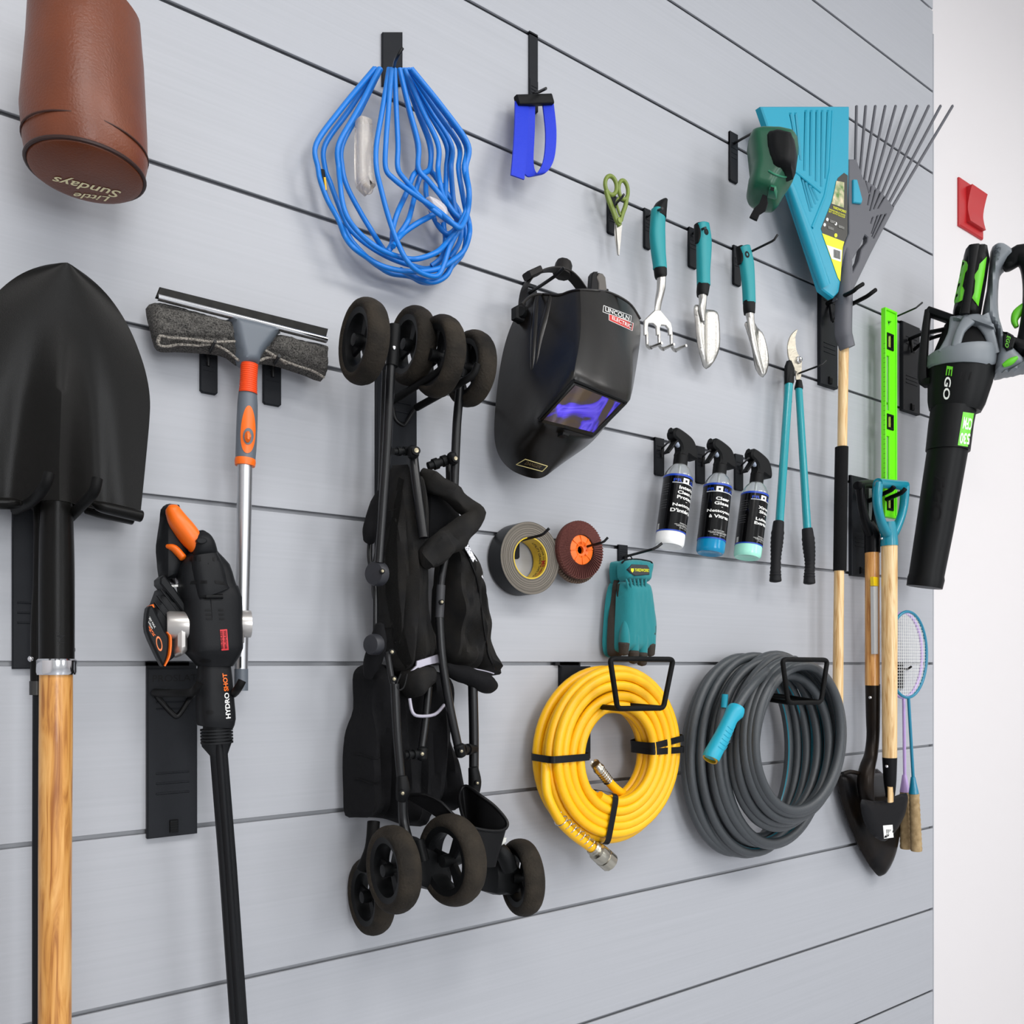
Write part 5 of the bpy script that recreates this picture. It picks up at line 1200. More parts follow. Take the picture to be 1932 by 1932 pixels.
    tr = spl([(-.018, .030, 0), (-.026, .022, 0), (-.034, .008, 0), (-.043, -.006, 0)], 5)
    t.part('trigger', join(*[tube([W(x, y, h0 + z) for x, z, _ in tr], .0026, 8) for y in (-.006, -.002, .002, .006)]), black_pl, parent=sp)
    t.part('piston', rod(W(-.010, 0, h0 + .022), W(-.022, 0, h0 + .026), .0062), M('piston_grey', '#aab4c4', .3), parent=sp)
    t.part('nozzle', tube([W(-.036, 0, h0 + .043), W(-.0415, 0, h0 + .044)], .006, 14), black_pl, parent=sp)
    t.part('dip_tube', rod(W(0, 0, .01), W(0, 0, Lh), .002), M('dip_tube_white', '#dfe3e3', .4), parent=body)
TX1 = [('Interior', .765, .046, .060, .002), ('Clean &', .680, .044, .060, -.001), ('Protect', .595, .042, .060, -.002), ('-', .530, .004, .008, -.001), ('Nettoyant', .450, .060, .066, 0), ("D'intérieur", .362, .066, .066, 0)]
TX2 = [('Clear', .720, .032, .058, .003), ('Glass', .635, .034, .058, .002), ('-', .570, .004, .008, .002), ('Nettoyant', .490, .058, .064, 0), ('à Vitres', .400, .046, .060, 0)]
TX3 = [('Xtreme', .700, .040, .056, .002), ('Shine', .620, .034, .056, .002), ('-', .555, .004, .008, 0), ('Luisant', .480, .042, .056, 0), ('Extrême', .400, .046, .056, 0)]
bottle(1283, 877, (1262.5, 1031), ('#f6f6f4', .70, .0), 'spray bottle of white liquid with Interior Clean on its label, trigger over a hook', TX1, .08, 'white')
bottle(1357, 894, (1339.5, 1044.5), ('#14a0d4', .72, .35), 'spray bottle with clear blue liquid and Clear Glass on its label', TX2, -.42, 'blue')
bottle(1427, 911, (1409.5, 1052.5), ('#a6ecd6', .74, .0), 'spray bottle of pale mint green liquid, nearest the loppers', TX3, .10, 'mint')
for pl, arm, lb in (((1237, 826, 1254, 897), [(1249, 862, .008), (1249, 846, .010), (1257, 838, .05), (1263, 832, .09)], 'small black hook holding the trigger of the white liquid bottle'),
                    ((1315, 842, 1331, 912), [(1326, 880, .008), (1326, 862, .010), (1334, 854, .05), (1340, 849, .09)], 'small black hook holding the trigger of the blue liquid bottle'),
                    ((1388, 857, 1403, 925), [(1399, 894, .008), (1399, 878, .010), (1407, 870, .05), (1413, 864, .09)], 'small black hook holding the trigger of the mint liquid bottle')):
    small_hook(pl, arm, lb, rpx=1.8)
# ================================================================== tape, flap discs, gloves
def tape():
    o = .046; f = at(1001, 1053, o); R = 68.5 * mpp(1001, o); r = 39.5 * mpp(1001, o); w_ = .040
    t = Thing('duct_tape_roll', 'roll of black duct tape with a yellow printed core hanging on a hook', 'tape', f)
    ed = M('tape_edge', '#5e584f', .7); ed2 = M('tape_edge_light', '#746d63', .7)
    a = (0, -1, 0); b = f + Vector((0, w_, 0))
    t.part('tape', (lathe([(R, 0), (R, w_)], b, a, 64) if False else ([*lathe([(R, 0), (R, w_)], b, a, 64)[0]], [q for q in lathe([(R, 0), (R, w_)], b, a, 64)[1] if len(q) == 4]), M('tape_black', '#1b1c1e', .35)),
           *[((lambda m: (m[0], [q for q in m[1] if len(q) == 4]))(lathe([(r + (R - r) * (k + 1) / 26, w_ + .0003 * math.sin(k * 2.3)), (r + (R - r) * k / 26, w_ + .0003 * math.sin(k * 2.3))], b, a, 64)), ed if math.sin(k * 1.9) + math.sin(k * 4.7) < .3 else ed2) for k in range(26)],
           *[(( lambda m: (m[0], [q for q in m[1] if len(q) == 4]))(lathe([(r, 0), (R, 0)], b, a, 64)), ed)])
    co = lathe([(r, w_ + .0005), (r, -.0003), (r - .002, -.0003), (r - .002, w_ + .0005), (r, w_ + .0005)], b, a, 64)
    ye = M('core_yellow', '#c9a91c', .35, var=('#d8ba2a', 50, .4))
    ly = [(co, ye)]
    def ct(s, a0, a1, y0, y1, mat):   # text along the inside of the core
        vs, fs, _ = textmesh(s, .02); V = []
        for u, v in vs:
            an = math.radians(a0 + (a1 - a0) * u); V.append(b + Vector((math.cos(an) * (r - .0023), -(y0 + (y1 - y0) * v) * w_, math.sin(an) * (r - .0023))))
        return (V, fs), mat
    ly += [ct('UTILITY GRADE TAPE 2929', 60, -60, .45, .62, M('brown_print', '#4a4020', .5)), ct('SILVER DUCT TAPE', 40, -40, .75, .86, _M['brown_print']), ct('3M', -22, -2, .62, .95, M('red_print', '#b3201c', .5)), ct('SCOTCH', -62, -30, .68, .88, _M['red_print'])]
    t.part('core', *ly)
tape()
small_hook((969, 1009, 981, 1054), [(974, 1022, .008), (981, 1020, .02), (1020, 1010, .085), (1026, 1007, .09), (1036, 997, .10)], 'small black hook passing through the black duct tape roll', rpx=2.8)
G5 = 'flap discs sharing one hook'
def flap_disc(px, py, o, label, hub=True, Rp=55.5):
    f = at(px, py, o); R = Rp * mpp(px, o); t = Thing('flap_disc', label, 'abrasive disc', f, G5)
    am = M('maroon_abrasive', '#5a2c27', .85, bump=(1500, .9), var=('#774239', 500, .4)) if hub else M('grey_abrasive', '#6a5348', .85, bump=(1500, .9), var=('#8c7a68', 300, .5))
    N = 60; V, F = [], []
    for i in range(N):
        a0 = 2 * PI * i / N; a1 = 2 * PI * (i + 1) / N
        for rr, hh in ((R, 0), (R * .97, .004), (R * .52, .006)):
            for an, dh in ((a0, .0022), (a1, 0)):
                V.append(f + Vector((math.cos(an) * rr * (1 if dh else .985), -(hh + dh * 1.5), math.sin(an) * rr * (1 if dh else .985))))
        k = i * 8; V += [f + Vector((math.cos(a0) * R * .98, .006, math.sin(a0) * R * .98)), f + Vector((math.cos(a1) * R * .98, .006, math.sin(a1) * R * .98))]
        F += [(k + 6, k + 7, k + 1, k), (k, k + 1, k + 3, k + 2), (k + 2, k + 3, k + 5, k + 4)]
        n = ((i + 1) % N) * 8; F += [(k + 1, n, n + 2, k + 3), (k + 3, n + 2, n + 4, k + 5)]
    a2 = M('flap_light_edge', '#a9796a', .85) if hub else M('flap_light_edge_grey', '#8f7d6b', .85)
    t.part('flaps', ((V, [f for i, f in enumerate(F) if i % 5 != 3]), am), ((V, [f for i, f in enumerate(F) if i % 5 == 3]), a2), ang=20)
    back = lathe([(.0115, .004), (R * .96, .003), (R * .96, -.003), (.0115, -.003), (.0115, .004)], f + Vector((0, .005, 0)), (0, -1, 0), 48)
    t.part('backing', back, M('backing_tan', '#8a7558', .8))
    hb = lathe([(.0075, .004), (.011, .0045), (R * .28, .0085), (R * .5, .0065), (R * .535, .002), (R * .535, -.002), (.0075, -.002), (.0075, .004)], f + Vector((0, .001, 0)), (0, -1, 0), 48)
    ribs = [tube([f + Vector((math.cos(a) * R * .2, -.0085 + .001, math.sin(a) * R * .2)), f + Vector((math.cos(a + .12) * R * .49, -.0065, math.sin(a + .12) * R * .49))], .0013, 6) for a in [2 * PI * k / 8 for k in range(8)]]
    t.part('hub', join(hb, *ribs), orange if hub else M('hub_dark', '#3c352e', .6))
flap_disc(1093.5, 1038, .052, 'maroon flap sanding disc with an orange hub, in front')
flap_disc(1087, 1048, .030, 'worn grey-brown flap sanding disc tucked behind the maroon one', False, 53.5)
small_hook((1082, 1020, 1094, 1070), [(1087, 1037, .008), (1091.5, 1035.5, .03), (1134, 1024, .10), (1140, 1021.5, .105), (1147, 1014, .11)], 'small black hook whose prong runs through the orange disc hub', rpx=2.4)
G6 = 'pair of teal work gloves'
def glove(front=True):
    if front:
        o = .055; t = Thing('work_glove', 'teal work glove with a yellow-lettered dark cuff badge, nearer the camera', 'glove', at(1203, 1260, o), G6)
    else:
        o = .025; t = Thing('work_glove', 'teal work glove tucked behind, showing its grey-brown palm', 'glove', at(1155, 1240, o), G6)
    palm = M('palm_grey_brown', '#332c25', .85, bump=(500, .5)); tc = M('teal_knit', '#057c82', .8, bump=(700, .5, (1, 1, 3)), sheen=.2)
    if front:
        def dz(x, z): return .0012 * noise.noise(Vector((x * 130, 0, z * 60)))
        cuff = puff([(1173, 1062), (1180, 1056), (1200, 1053.5), (1226, 1058), (1231, 1063), (1227, 1085), (1222, 1100), (1200, 1098), (1177, 1096), (1172, 1080)], o - .012, o + .014, .012, .004, dz, sm=2, back=.15, om=o)
        t.part('cuff', cuff, tc); s = Surf(cuff)
        t.part('cuff_edge', tube([s.hit(x, y, .0004, o) for x, y in spl([(1173, 1063), (1180, 1057.5), (1200, 1055.5), (1225, 1059.5), (1230, 1063)], 5)], .0022, 8), black_i)
        q = [(1193, 1064.5), (1222, 1066), (1226, 1072), (1226, 1084), (1199, 1086.5), (1190, 1081), (1186, 1074)]
        ba = slab(q, o + .010, o + .0165, .0012); t.part('badge', (ba, M('badge_charcoal', '#2c2d30', .6)), (dtext('YARDWORKS', [(1197.5, 1072), (1226, 1073.5), (1226, 1079.5), (1197.5, 1078)], Surf(ba), .0010, .02, o), yellow_i), (dpoly([(1190.5, 1072.5), (1196, 1072.5), (1196, 1077), (1193.2, 1080.5), (1190.5, 1077)], Surf(ba), .0010, o), yellow_i))
        hand = puff([(1178, 1096), (1200, 1097), (1222, 1098), (1228, 1113), (1233, 1145), (1236.5, 1172), (1236, 1200), (1233, 1222), (1220, 1232), (1185, 1232), (1170, 1228), (1168, 1205), (1170, 1150), (1172, 1115)], o - .014, o + .018, .022, .0045, lambda x, z: .0016 * noise.noise(Vector((x * 160, 1, z * 30))), sm=3, back=.15, om=o)
        t.part('hand', hand, tc)
        sH = Surf(hand)
        for i in range(6): t.part('gather', limb([(1181 + i * 7.6, 1092, o + .013), (1183 + i * 7, 1099, o + .014), (1185 + i * 6.5, 1110, o + .014)], [1, 2.4, 1], [.001, .003, .001], n=8), tc)
        for a, x0, x1, y1 in ((0, 1178, 1177, 1238), (1, 1196, 1195, 1254), (2, 1213, 1211, 1258), (3, 1227, 1226, 1240)):
            w1 = 9.6
            fg = limb([(x0 + .5, 1170 + abs(a - 1.5) * 2, o + .004), (x0, 1200, o + .007), ((x0 + x1) / 2, 1222, o + .006), (x1, y1 - 7, o + .004)], [5, w1, w1, 8.2], [.006, .0115, .0115, .010], n=20, cap=.006)
            f_ = t.part('finger', fg, tc)
            t.part('fingertip', limb([(x1 + .2, y1 - 24, o + .008), (x1, y1 - 7, o + .0045)], [9.9, 8.8], [.0122, .0108], sm=1, n=20, cap=.006), palm, parent=f_)
        t.part('side_patch', puff([(1226, 1184), (1236, 1172), (1235, 1200), (1229, 1206), (1226, 1198)], o, o + .018, .006, .004, sm=2, om=o + .01), palm)
    else:
        t.part('cuff', puff([(1157, 1063), (1162, 1059), (1176, 1061), (1176, 1100), (1160, 1102), (1156, 1080)], o - .01, o + .014, .01, .005, sm=2, back=.2, om=o), tc)
        t.part('hand', puff([(1158, 1100), (1176, 1100), (1176, 1230), (1168, 1240), (1150, 1238), (1144, 1217), (1146, 1175), (1150, 1130)], o - .012, o + .006, .018, .006, sm=3, back=.2, om=o), tc)
        t.part('palm', puff([(1163, 1095), (1176, 1095), (1178, 1225), (1166, 1239), (1154, 1237), (1150, 1222), (1152, 1170), (1158, 1130)], o, o + .02, .016, .006, sm=3, om=o + .008), palm)
        t.part('brand_tag', slab([(1165, 1102), (1174, 1100), (1174, 1124), (1166, 1126)], o + .018, o + .0215, .0006), M('tag_dark', '#23241f', .6))
        t.part('tag_lettering', dtext('YARDWORKS', [(1173.5, 1105), (1173, 1123), (1169, 1124), (1169.5, 1105.5)], Plane(o + .022), .0006, .0), yellow_i)
    t.part('hang_loop', ptube([(1178, 1056, o), (1182, 1047, o + .004), (1190, 1050, o + .004), (1193, 1056, o)], 1.2, sm=4), black_i) if front else None
glove(); glove(False)
small_hook((1168, 1028, 1185, 1066), [(1177, 1052, .008), (1184, 1049, .025), (1232, 1036, .10), (1240, 1032, .105), (1249, 1025, .11)], 'small black hook that the teal gloves hang from', rpx=2.6)
# ================================================================== hoses
def coil(center, turns, r, n=10, per=56, jit=.0015, sd=0, stripe=None, start=0.0, ends=None):
    """turns: list of (rx, rz, out, dx, dz); a single path through all of them"""
    P = []; T = len(turns)
    for i in range((T - 1) * per + 1):
        q = i / per; k = min(int(q), T - 2); f = q - k; f = f * f * (3 - 2 * f)
        a, b = turns[k], turns[k + 1]; g = [a[m] * (1 - f) + b[m] * f for m in range(5)]
        an = start + 2 * PI * q; j = Vector((noise.noise(Vector((q * 2.1, sd, 0))), noise.noise(Vector((q * 2.3, sd + 3, 1))), noise.noise(Vector((q * 1.9, sd + 6, 2))))) * jit * 3
        P.append(Vector((center.x + g[3] + g[0] * math.cos(an), -g[2], center.z + g[4] + g[1] * math.sin(an))) + j)
    return P
def loop_band(t, mat, center, ang, r0, r1, o0, o1, wd, nm='strap'):
    """a cable tie around the bundle of a coil at an angle"""
    d = Vector((math.cos(ang), 0, math.sin(ang))); s = Vector((-math.sin(ang), 0, math.cos(ang))); sec = []
    for k in range(28):
        a = 2 * PI * k / 28; cx, sx = math.cos(a), math.sin(a); e = 2 / 7
        x = math.copysign(abs(cx) ** e, cx) * (r1 - r0) / 2; y = math.copysign(abs(sx) ** e, sx) * (o1 - o0) / 2
        sec.append(center + d * ((r0 + r1) / 2 + x) + Vector((0, -((o0 + o1) / 2 + y) - center.y, 0)))
    V, F = [], []
    for p in sec: V += [p - s * wd / 2, p + s * wd / 2]
    n = 28; m = center + d * (r0 + r1) / 2; m.y = -(o0 + o1) / 2
    V += [m + (v - m) * .985 for v in V]
    for k in range(n):
        a, b = 2 * k, 2 * ((k + 1) % n); F += [(a, b, b + 1, a + 1), (2 * n + a, 2 * n + a + 1, 2 * n + b + 1, 2 * n + b), (a, 2 * n + a, 2 * n + b, b), (a + 1, b + 1, 2 * n + b + 1, 2 * n + a + 1)]
    t.part(nm, (V, F), mat)
def yellow_hose():
    c = at(1150, 1419, .06); t = Thing('air_hose', 'coiled bright yellow hose with black ties hanging below the teal gloves', 'hose', at(1150, 1590, .06))
    y = M('yellow_rubber', '#f2b200', .40, bump=(500, .15, (1, 1, 1)), var=('#f4ba06', 30, .5))
    r = .0096; turns = []; st = .0182; lay = 0
    for depth in range(4):
        rads = list(range(5)) if depth % 2 else list(range(4, -1, -1))
        for k in rads:
            R = .163 - k * st * .93 - (0 if depth % 2 else st * .45); turns.append((R * (.99 + .01 * math.sin(k * 2.1 + depth)), R * (1.0 + .008 * math.sin(k * 1.3 + depth * 2)), .090 - depth * st * .95, .003 * math.sin(k * 3 + depth), -.004 * k * .3 + .002 * math.cos(k + depth * 2)))
    P = coil(c, turns, r, sd=2, jit=.0012, start=-2.2)
    sub = P[::1]; s1 = tube(P, r, 10)
    t.part('hose', s1, y)
    tie = M('black_tie', '#17181a', .3)
    c0 = Vector((c.x, 0, c.z))
    for a, k in ((PI + .0, 0), (.13, 0), (-.01, 0)):
        loop_band(t, tie, c0, a, .078, .1735, .029, .1005, .013)
    loop_band(t, tie, c0, -PI / 2 - .25, .076, .175, .028, .103, .014)
    # end with spring guard
    e = ptube([(1030, 1440, .070), (1030, 1480, .085), (1036, 1510, .095), (1056, 1548, .10), (1080, 1573, .10), (1103, 1590, .10), (1120, 1602, .10)], 9.5, n=16, sm=6)
    t.part('hose_end', e, y)
    sp = []
    A0, B0 = Vector((1053, 1543)), Vector((1122, 1600)); d = (B0 - A0).normalized(); nn = Vector((-d.y, d.x))
    for i in range(150):
        f = i / 149; p = A0.lerp(B0, f); an = f * 2 * PI * 8; rr = 12 * mpp(1090, .1); q = at(p.x, p.y, .10)
        dd = (at(B0.x, B0.y, .1) - at(A0.x, A0.y, .1)).normalized(); v = dd.cross(Vector((0, 1, 0))); sp.append(q + (v * math.cos(an) + Vector((0, 1, 0)) * math.sin(an)) * rr)
    t.part('spring_guard', tube(sp, .0010, 8), chrome)
    a = at(1117, 1598, .10); b = at(1150, 1627, .10); ax = (b - a).normalized(); L = (b - a).length
    ni = M('nickel', '#b9b4a6', .25, 1.0)
    t.part('coupling', lathe([(.0005, 0), (.0125, 0), (.0145, .003), (.0125, .006), (.0145, .009), (.0125, .012), (.0175, .015), (.0185, .022), (.0185, .034), (.0175, .036), (.019, .037), (.019, L), (.014, L + .001), (.0005, L)], a, ax, 12), ni)
    a = at(1122, 1440, .07); b = at(1148, 1474, .06); ax = (b - a).normalized(); L = (b - a).length
    pr = [(.0005, .003), (.0078, .003), (.0095, 0), (.0095, .002)] + [(.0085 + .0012 * (k % 2), .004 + k * .002) for k in range(5)] + [(.0115, .016), (.0115, .019)] + [(.0095 + .0012 * (k % 2), .02 + k * (L - .02) / 12) for k in range(12)]
    t.part('threaded_fitting', (lambda m: (m[0], m[1][:-1] if False else m[1]))(lathe(pr, a, ax, 24)), ni)
    t.part('inner_hose_end', ptube([(1144, 1468, .062), (1155, 1482, .06), (1175, 1498, .06), (1200, 1505, .06), (1222, 1496, .058)], 8.6, n=14, sm=5), y)
yellow_hose()
def hanger(label, plate, tl, tr, br, bl, o, rpx, arms):
    t = Thing('hose_hanger', label, 'hanger', at((plate[0] + plate[2]) / 2, plate[3], 0), 'wire hose hangers')
    om = .012; x0, y0, x1, y1 = plate; xa, xb = at(x0, y0, om).x, at(x1, y0, om).x; zt, zb = at((x0 + x1) / 2, y0, om).z, at((x0 + x1) / 2, y1, om).z
    zz = HC - S * 0; m = join(slab2([[(xa, zt), (xa, zb), (xb, zb), (xb, zt)]], 0, -om, .0015), box(xa - (xb - xa) * .15, xa + (xb - xa) * .65, .003, -.006, zz - G / 2 + .0004, zz + G / 2 - .0004), box(xa, xb - (xb - xa) * .3, 0, -.006, zt - .002, zz + G / 2 - .0004))
    t.part('plate', m, black_sl)
    # rounded rectangle of bar
    cs = [tl, tr, br, bl]; P = []
    for i, p in enumerate(cs):
        a = Vector(cs[i - 1]); b = Vector(cs[(i + 1) % 4]); p = Vector(p); d1 = (a - p).normalized() * 8; d2 = (b - p).normalized() * 8
        for k in range(6): f = k / 5; P.append((p + d1 * (1 - f) ** 2 + d2 * f ** 2))
    t.part('front_bar', tube([at(p[0], p[1], o) for p in P], rpx * mpp(tl[0], o), 14, True), rubber)
    for a in arms: t.part('arm', ptube(a, rpx, n=12, sm=1), rubber)
hanger('black wire hanger carrying the yellow hose', (1060, 1257, 1115, 1434), (1151, 1243), (1270, 1244), (1251.5, 1336), (1165, 1337), .165, 5.3,
       [[(1170, 1337, .165), (1125, 1333, .07), (1090, 1330, .012)], [(1246, 1336, .165), (1172, 1330, .07), (1110, 1326, .012)]])
def grey_hose():
    c = at(1455, 1418, .08); t = Thing('garden_hose', 'loosely coiled dark grey garden hose with a turquoise stripe and nozzle end', 'hose', at(1440, 1608, .06))
    g = M('grey_hose', '#3d4144', .33, bump=(700, .35)); sT = M('turquoise_stripe', '#07788c', .35)
    # (px centre, py centre, half width px, half height px, out)
    L = [(1390, 1426, 86, 178, .035), (1400, 1424, 90, 184, .045), (1412, 1432, 84, 176, .04), (1424, 1424, 92, 182, .055), (1436, 1428, 84, 178, .07),
         (1450, 1414, 88, 166, .085), (1466, 1420, 96, 184, .075), (1474, 1410, 84, 160, .10), (1484, 1402, 82, 152, .115), (1494, 1400, 84, 152, .13), (1502, 1394, 80, 144, .14), (1510, 1392, 80, 138, .15), (1512, 1392, 76, 134, .155), (1486, 1404, 72, 130, .12), (1466, 1408, 70, 140, .09), (1446, 1412, 72, 156, .07), (1424, 1418, 76, 170, .05), (1408, 1424, 82, 180, .03)]
    turns = []
    for px, py, hw, hh, o in L:
        p = at(px, py, o); q = at(px + hw, py, o); turns.append(((q.x - p.x), hh * mpp(px, o), o, p.x - c.x, p.z - c.z))
    P = coil(c, turns, .0095, jit=.003, sd=11, start=PI / 2, per=64)
    r = 8.6 * mpp(1447, .08); n = 22; V, F = tube(P, r, n)
    A_, B_ = [], []
    for i, f in enumerate(F):
        if len(f) == 4 and i % n == 13: B_.append(f)
        else: A_.append(f)
    me = t.part('hose', ((V, A_), g), ((V, B_), sT))
    t.part('hose_tail', ptube([(1500, 1246, .10), (1462, 1258, .12), (1432, 1280, .14), (1408, 1306, .15), (1388, 1338, .155)], 9.2, n=14, sm=5), g)
    t.part('hose_tail', ptube([(1500, 1262, .08), (1470, 1240, .09), (1440, 1256, .10), (1410, 1292, .11), (1385, 1345, .11), (1372, 1400, .1)], 8.2, n=14, sm=5), g)
    tq = M('turquoise_rubber', '#0e9db8', .45); nz = limb([(1390, 1335, .155), (1386, 1344, .156), (1378, 1356, .157), (1362, 1390, .158), (1345, 1422, .16), (1341, 1431, .16)], [15, 17.5, 14, 15, 16.5, 16], n=30, sm=2)
    s = Surf(nz); gr = [tube([s.hit(x, y, .0002, .16) for x, y in spl([(1355 + i * 3.6, 1412 - i * 7.6 - 4), (1366 + i * 3.2, 1412 - i * 7.6 + 3), (1372 + i * 3, 1408 - i * 7.6)], 4)], .0009, 6) for i in range(6)]
    t.part('connector', join(nz, *gr), tq)
    a = at(1341, 1430, .16); ax = (at(1341, 1430, .16) - at(1362, 1390, .158)).normalized()
    rr = 14.5 * mpp(1341, .16); t.part('coupling_ring', lathe([(rr, -.003), (rr, .004), (rr * .82, .004), (rr * .78, -.010), (.0005, -.010)], a, ax, 6 * 4), M('brass_yellow', '#c9980f', .35, .6))
    t.part('connector', limb([(1368, 1310, .09), (1366, 1335, .09)], 6, n=14, sm=1), tq)
grey_hose()
hanger('black wire hanger carrying the grey garden hose', (1370, 1257, 1412, 1420), (1476, 1244), (1561, 1245), (1549, 1325), (1487, 1326), .185, 4.6,
       [[(1490, 1326, .185), (1440, 1318, .09), (1398, 1310, .012)], [(1545, 1325, .185), (1490, 1316, .09), (1408, 1306, .012)]])
# ================================================================== shovels on the right
def d_grip(t, sleeve, top, arms, bar, mat, o, dark=None):
    pass
def black_spade():
    o = .055; t = Thing('long_shovel', 'round point shovel with black D-grip and honey wood shaft, beside the foam rake handle', 'shovel', at(1650, 1645, o))
    bp = M('gloss_black_plastic', '#0b0b0d', .35)
    t.part('sleeve', limb([(1638, 985, o), (1644, 1003, o), (1646, 1012, o), (1646, 1043, o)], [9, 13, 14, 14], n=22, sm=2), bp)
    g = [limb([(1623, 915, o + .01), (1626, 950, o + .01), (1632, 980, o + .006), (1641, 1006, o)], [8, 7.5, 9, 10], [.012, .010, .01, .012], n=16, e=2.6), limb([(1652, 922, o - .02), (1653, 955, o - .02), (1652, 980, o - .012), (1649, 1006, o)], [6, 6, 8, 10], .010, n=16), limb([(1618, 916, o + .014), (1636, 913, o), (1656, 915, o - .02)], [8, 8, 8], .012, n=16, cap=.003)]
    t.part('d_grip', join(*g), bp)
    t.part('shaft', limb([(1645.5, 1040, o), (1646, 1293, o)], [12.8, 13.2], sm=1, n=24), oak2)
    st = slab([(1652, 1088), (1659, 1089), (1659, 1234), (1648.5, 1234), (1648, 1180), (1650, 1140)], o + .008, o + .0178, .0004)
    t.part('sticker', (slab([(1648.5, 1106), (1657, 1106), (1657, 1234), (1650, 1234)], o + .010, o + .0192, .0003), M('sticker_grey', '#b7b8b8', .45)), (slab([(1648, 1088), (1658, 1089), (1658, 1106), (1649, 1105)], o + .010, o + .0194, .0003), M('sticker_yellow', '#e6c512', .45)))
    bs = M('shovel_black_steel', '#0e0e10', .32, .3, bump=(500, .1), var=('#221b15', 12, .3))
    t.part('socket', limb([(1646.5, 1291, o), (1647, 1350, o), (1647, 1390, o), (1643, 1425, o + .004), (1636, 1450, o + .01), (1633, 1480, o + .012), (1638, 1520, o + .01), (1646, 1560, o + .004)], [13.2, 12.5, 11.5, 12, 14, 15, 11, 4], n=22), bs)
    t.part('rivet', ball(at(1642, 1316, o + .016), .004), chrome)
    b = puff([(1587, 1462), (1600, 1457), (1620, 1460), (1650, 1452), (1668, 1456), (1690, 1500), (1700, 1555), (1697, 1590), (1690, 1618), (1680, 1640), (1668, 1655), (1655, 1645), (1632, 1608), (1606, 1549), (1592, 1500)], o - .03, o - .012, .03, .008, lambda x, z: 0, sm=3, back=.8, om=o - .02)
    t.part('blade', b, bs)
    t.part('foot_step', ptube([(1590, 1460, o - .01), (1604, 1456, o - .005), (1620, 1459, o)], 4, sm=3), bs)
    t.part('foot_step', puff([(1634, 1470), (1640, 1458), (1664, 1457), (1666, 1490), (1664, 1505), (1634, 1506)], o - .03, o - .008, .006, .005, sm=1, om=o - .02), M('worn_grey_steel', '#3c3b3c', .4, .4))
black_spade()
def teal_shovel():
    o = .10; t = Thing('transfer_shovel', 'shovel with teal D-grip and pale wood shaft, small dark blade with a barcode sticker', 'shovel', at(1673, 1590, o))
    tp = M('d_grip_teal', '#0b7f93', .3, coat=.2)
    t.part('sleeve', limb([(1677, 985, o), (1677.5, 1008, o), (1677.8, 1030, o)], [11, 14.5, 15.6], n=26, sm=2), tp)
    a1 = limb([(1656.5, 912, o + .01), (1655, 945, o + .012), (1660, 975, o + .010), (1669, 1000, o + .004), (1676, 1012, o)], [8, 7.5, 7.5, 8, 8], [.012, .011, .010, .012, .014], n=18, e=2.6)
    a2 = limb([(1707, 918, o - .008), (1705.5, 950, o - .008), (1700, 975, o - .006), (1689, 1000, o - .002), (1681, 1012, o)], [5.5, 6, 7, 8, 8], [.012, .011, .010, .012, .014], n=18, e=2.6)
    t.part('d_grip', join(a1, a2), tp)
    bar = ptube([(1656, 911, o + .012), (1682, 914, o + .002), (1707, 916, o - .010)], 8.8, n=20, sm=2)
    t.part('grip_bar', bar, tp)
    t.part('bar_end', lathe([(.0005, 0), (.0095, 0), (.011, -.001)], at(1657, 914, o + .014), (-.6, -.9, 0), 20), M('dark_teal_plug', '#063f4a', .5))  # end disc of the bar, a darker teal than the grip
    for x, y in ((1663.5, 1016), (1692, 1016)): t.part('rivet', ball(at(x, y, o + .006), .003), chrome)
    t.part('shaft', limb([(1678, 1028, o), (1678.3, 1200, o), (1678.5, 1431, o)], [14.2, 14, 13], n=26, sm=2), pine)
    bs = M('coated_black_steel', '#151517', .45, .3, bump=(600, .1))
    t.part('ferrule', limb([(1678.5, 1429, o), (1679, 1470, o), (1679.5, 1490, o), (1679.5, 1502, o - .004)], [13.2, 11.5, 9.5, 8], n=24, sm=2), bs)
    t.part('rivet', ball(at(1673, 1446, o + .014), .004), chrome)
    t.part('shaft_tip', limb([(1680, 1484, o + .006), (1680, 1513, o + .004)], [7.5, 7.5], .006, sm=1, n=16), pine)
    b = puff([(1630.5, 1509), (1650, 1512), (1672, 1511), (1692, 1503), (1715, 1497), (1714.5, 1520), (1709, 1542), (1697, 1565), (1684, 1580), (1674, 1588), (1662, 1585), (1648, 1574), (1637, 1556), (1630, 1528)], o - .012, o - .002, .03, .006, sm=2, back=.9, om=o - .005)
    t.part('blade', b, bs); s = Surf(b)
    ly = [(dquad([(1666, 1557.5), (1684, 1556), (1686, 1580), (1668, 1582.5)], s, 3, 3, .0008, o), white_i)]
    for i in range(7): ly.append((dquad([(1672 + i * 1.4, 1565), (1672.7 + i * 1.4, 1565), (1673.2 + i * 1.4, 1577), (1672.5 + i * 1.4, 1577)], s, 1, 1, .0014, o), black_i))
    t.part('barcode_sticker', *ly)
teal_shovel()
big_hook((1608, 900, 1640, 1087), None, [[(1640, 945, .012), (1668, 931, .07), (1682, 924, .11), (1687, 918, .12)], [(1655, 950, .012), (1682, 938, .08), (1700, 930, .12), (1708, 922, .13)]],
         'slate-black twin-arm hook plate behind the two D-grip shovels', rpx=2.8, sleeve=1.5, ribs=(.62, .66, .7))
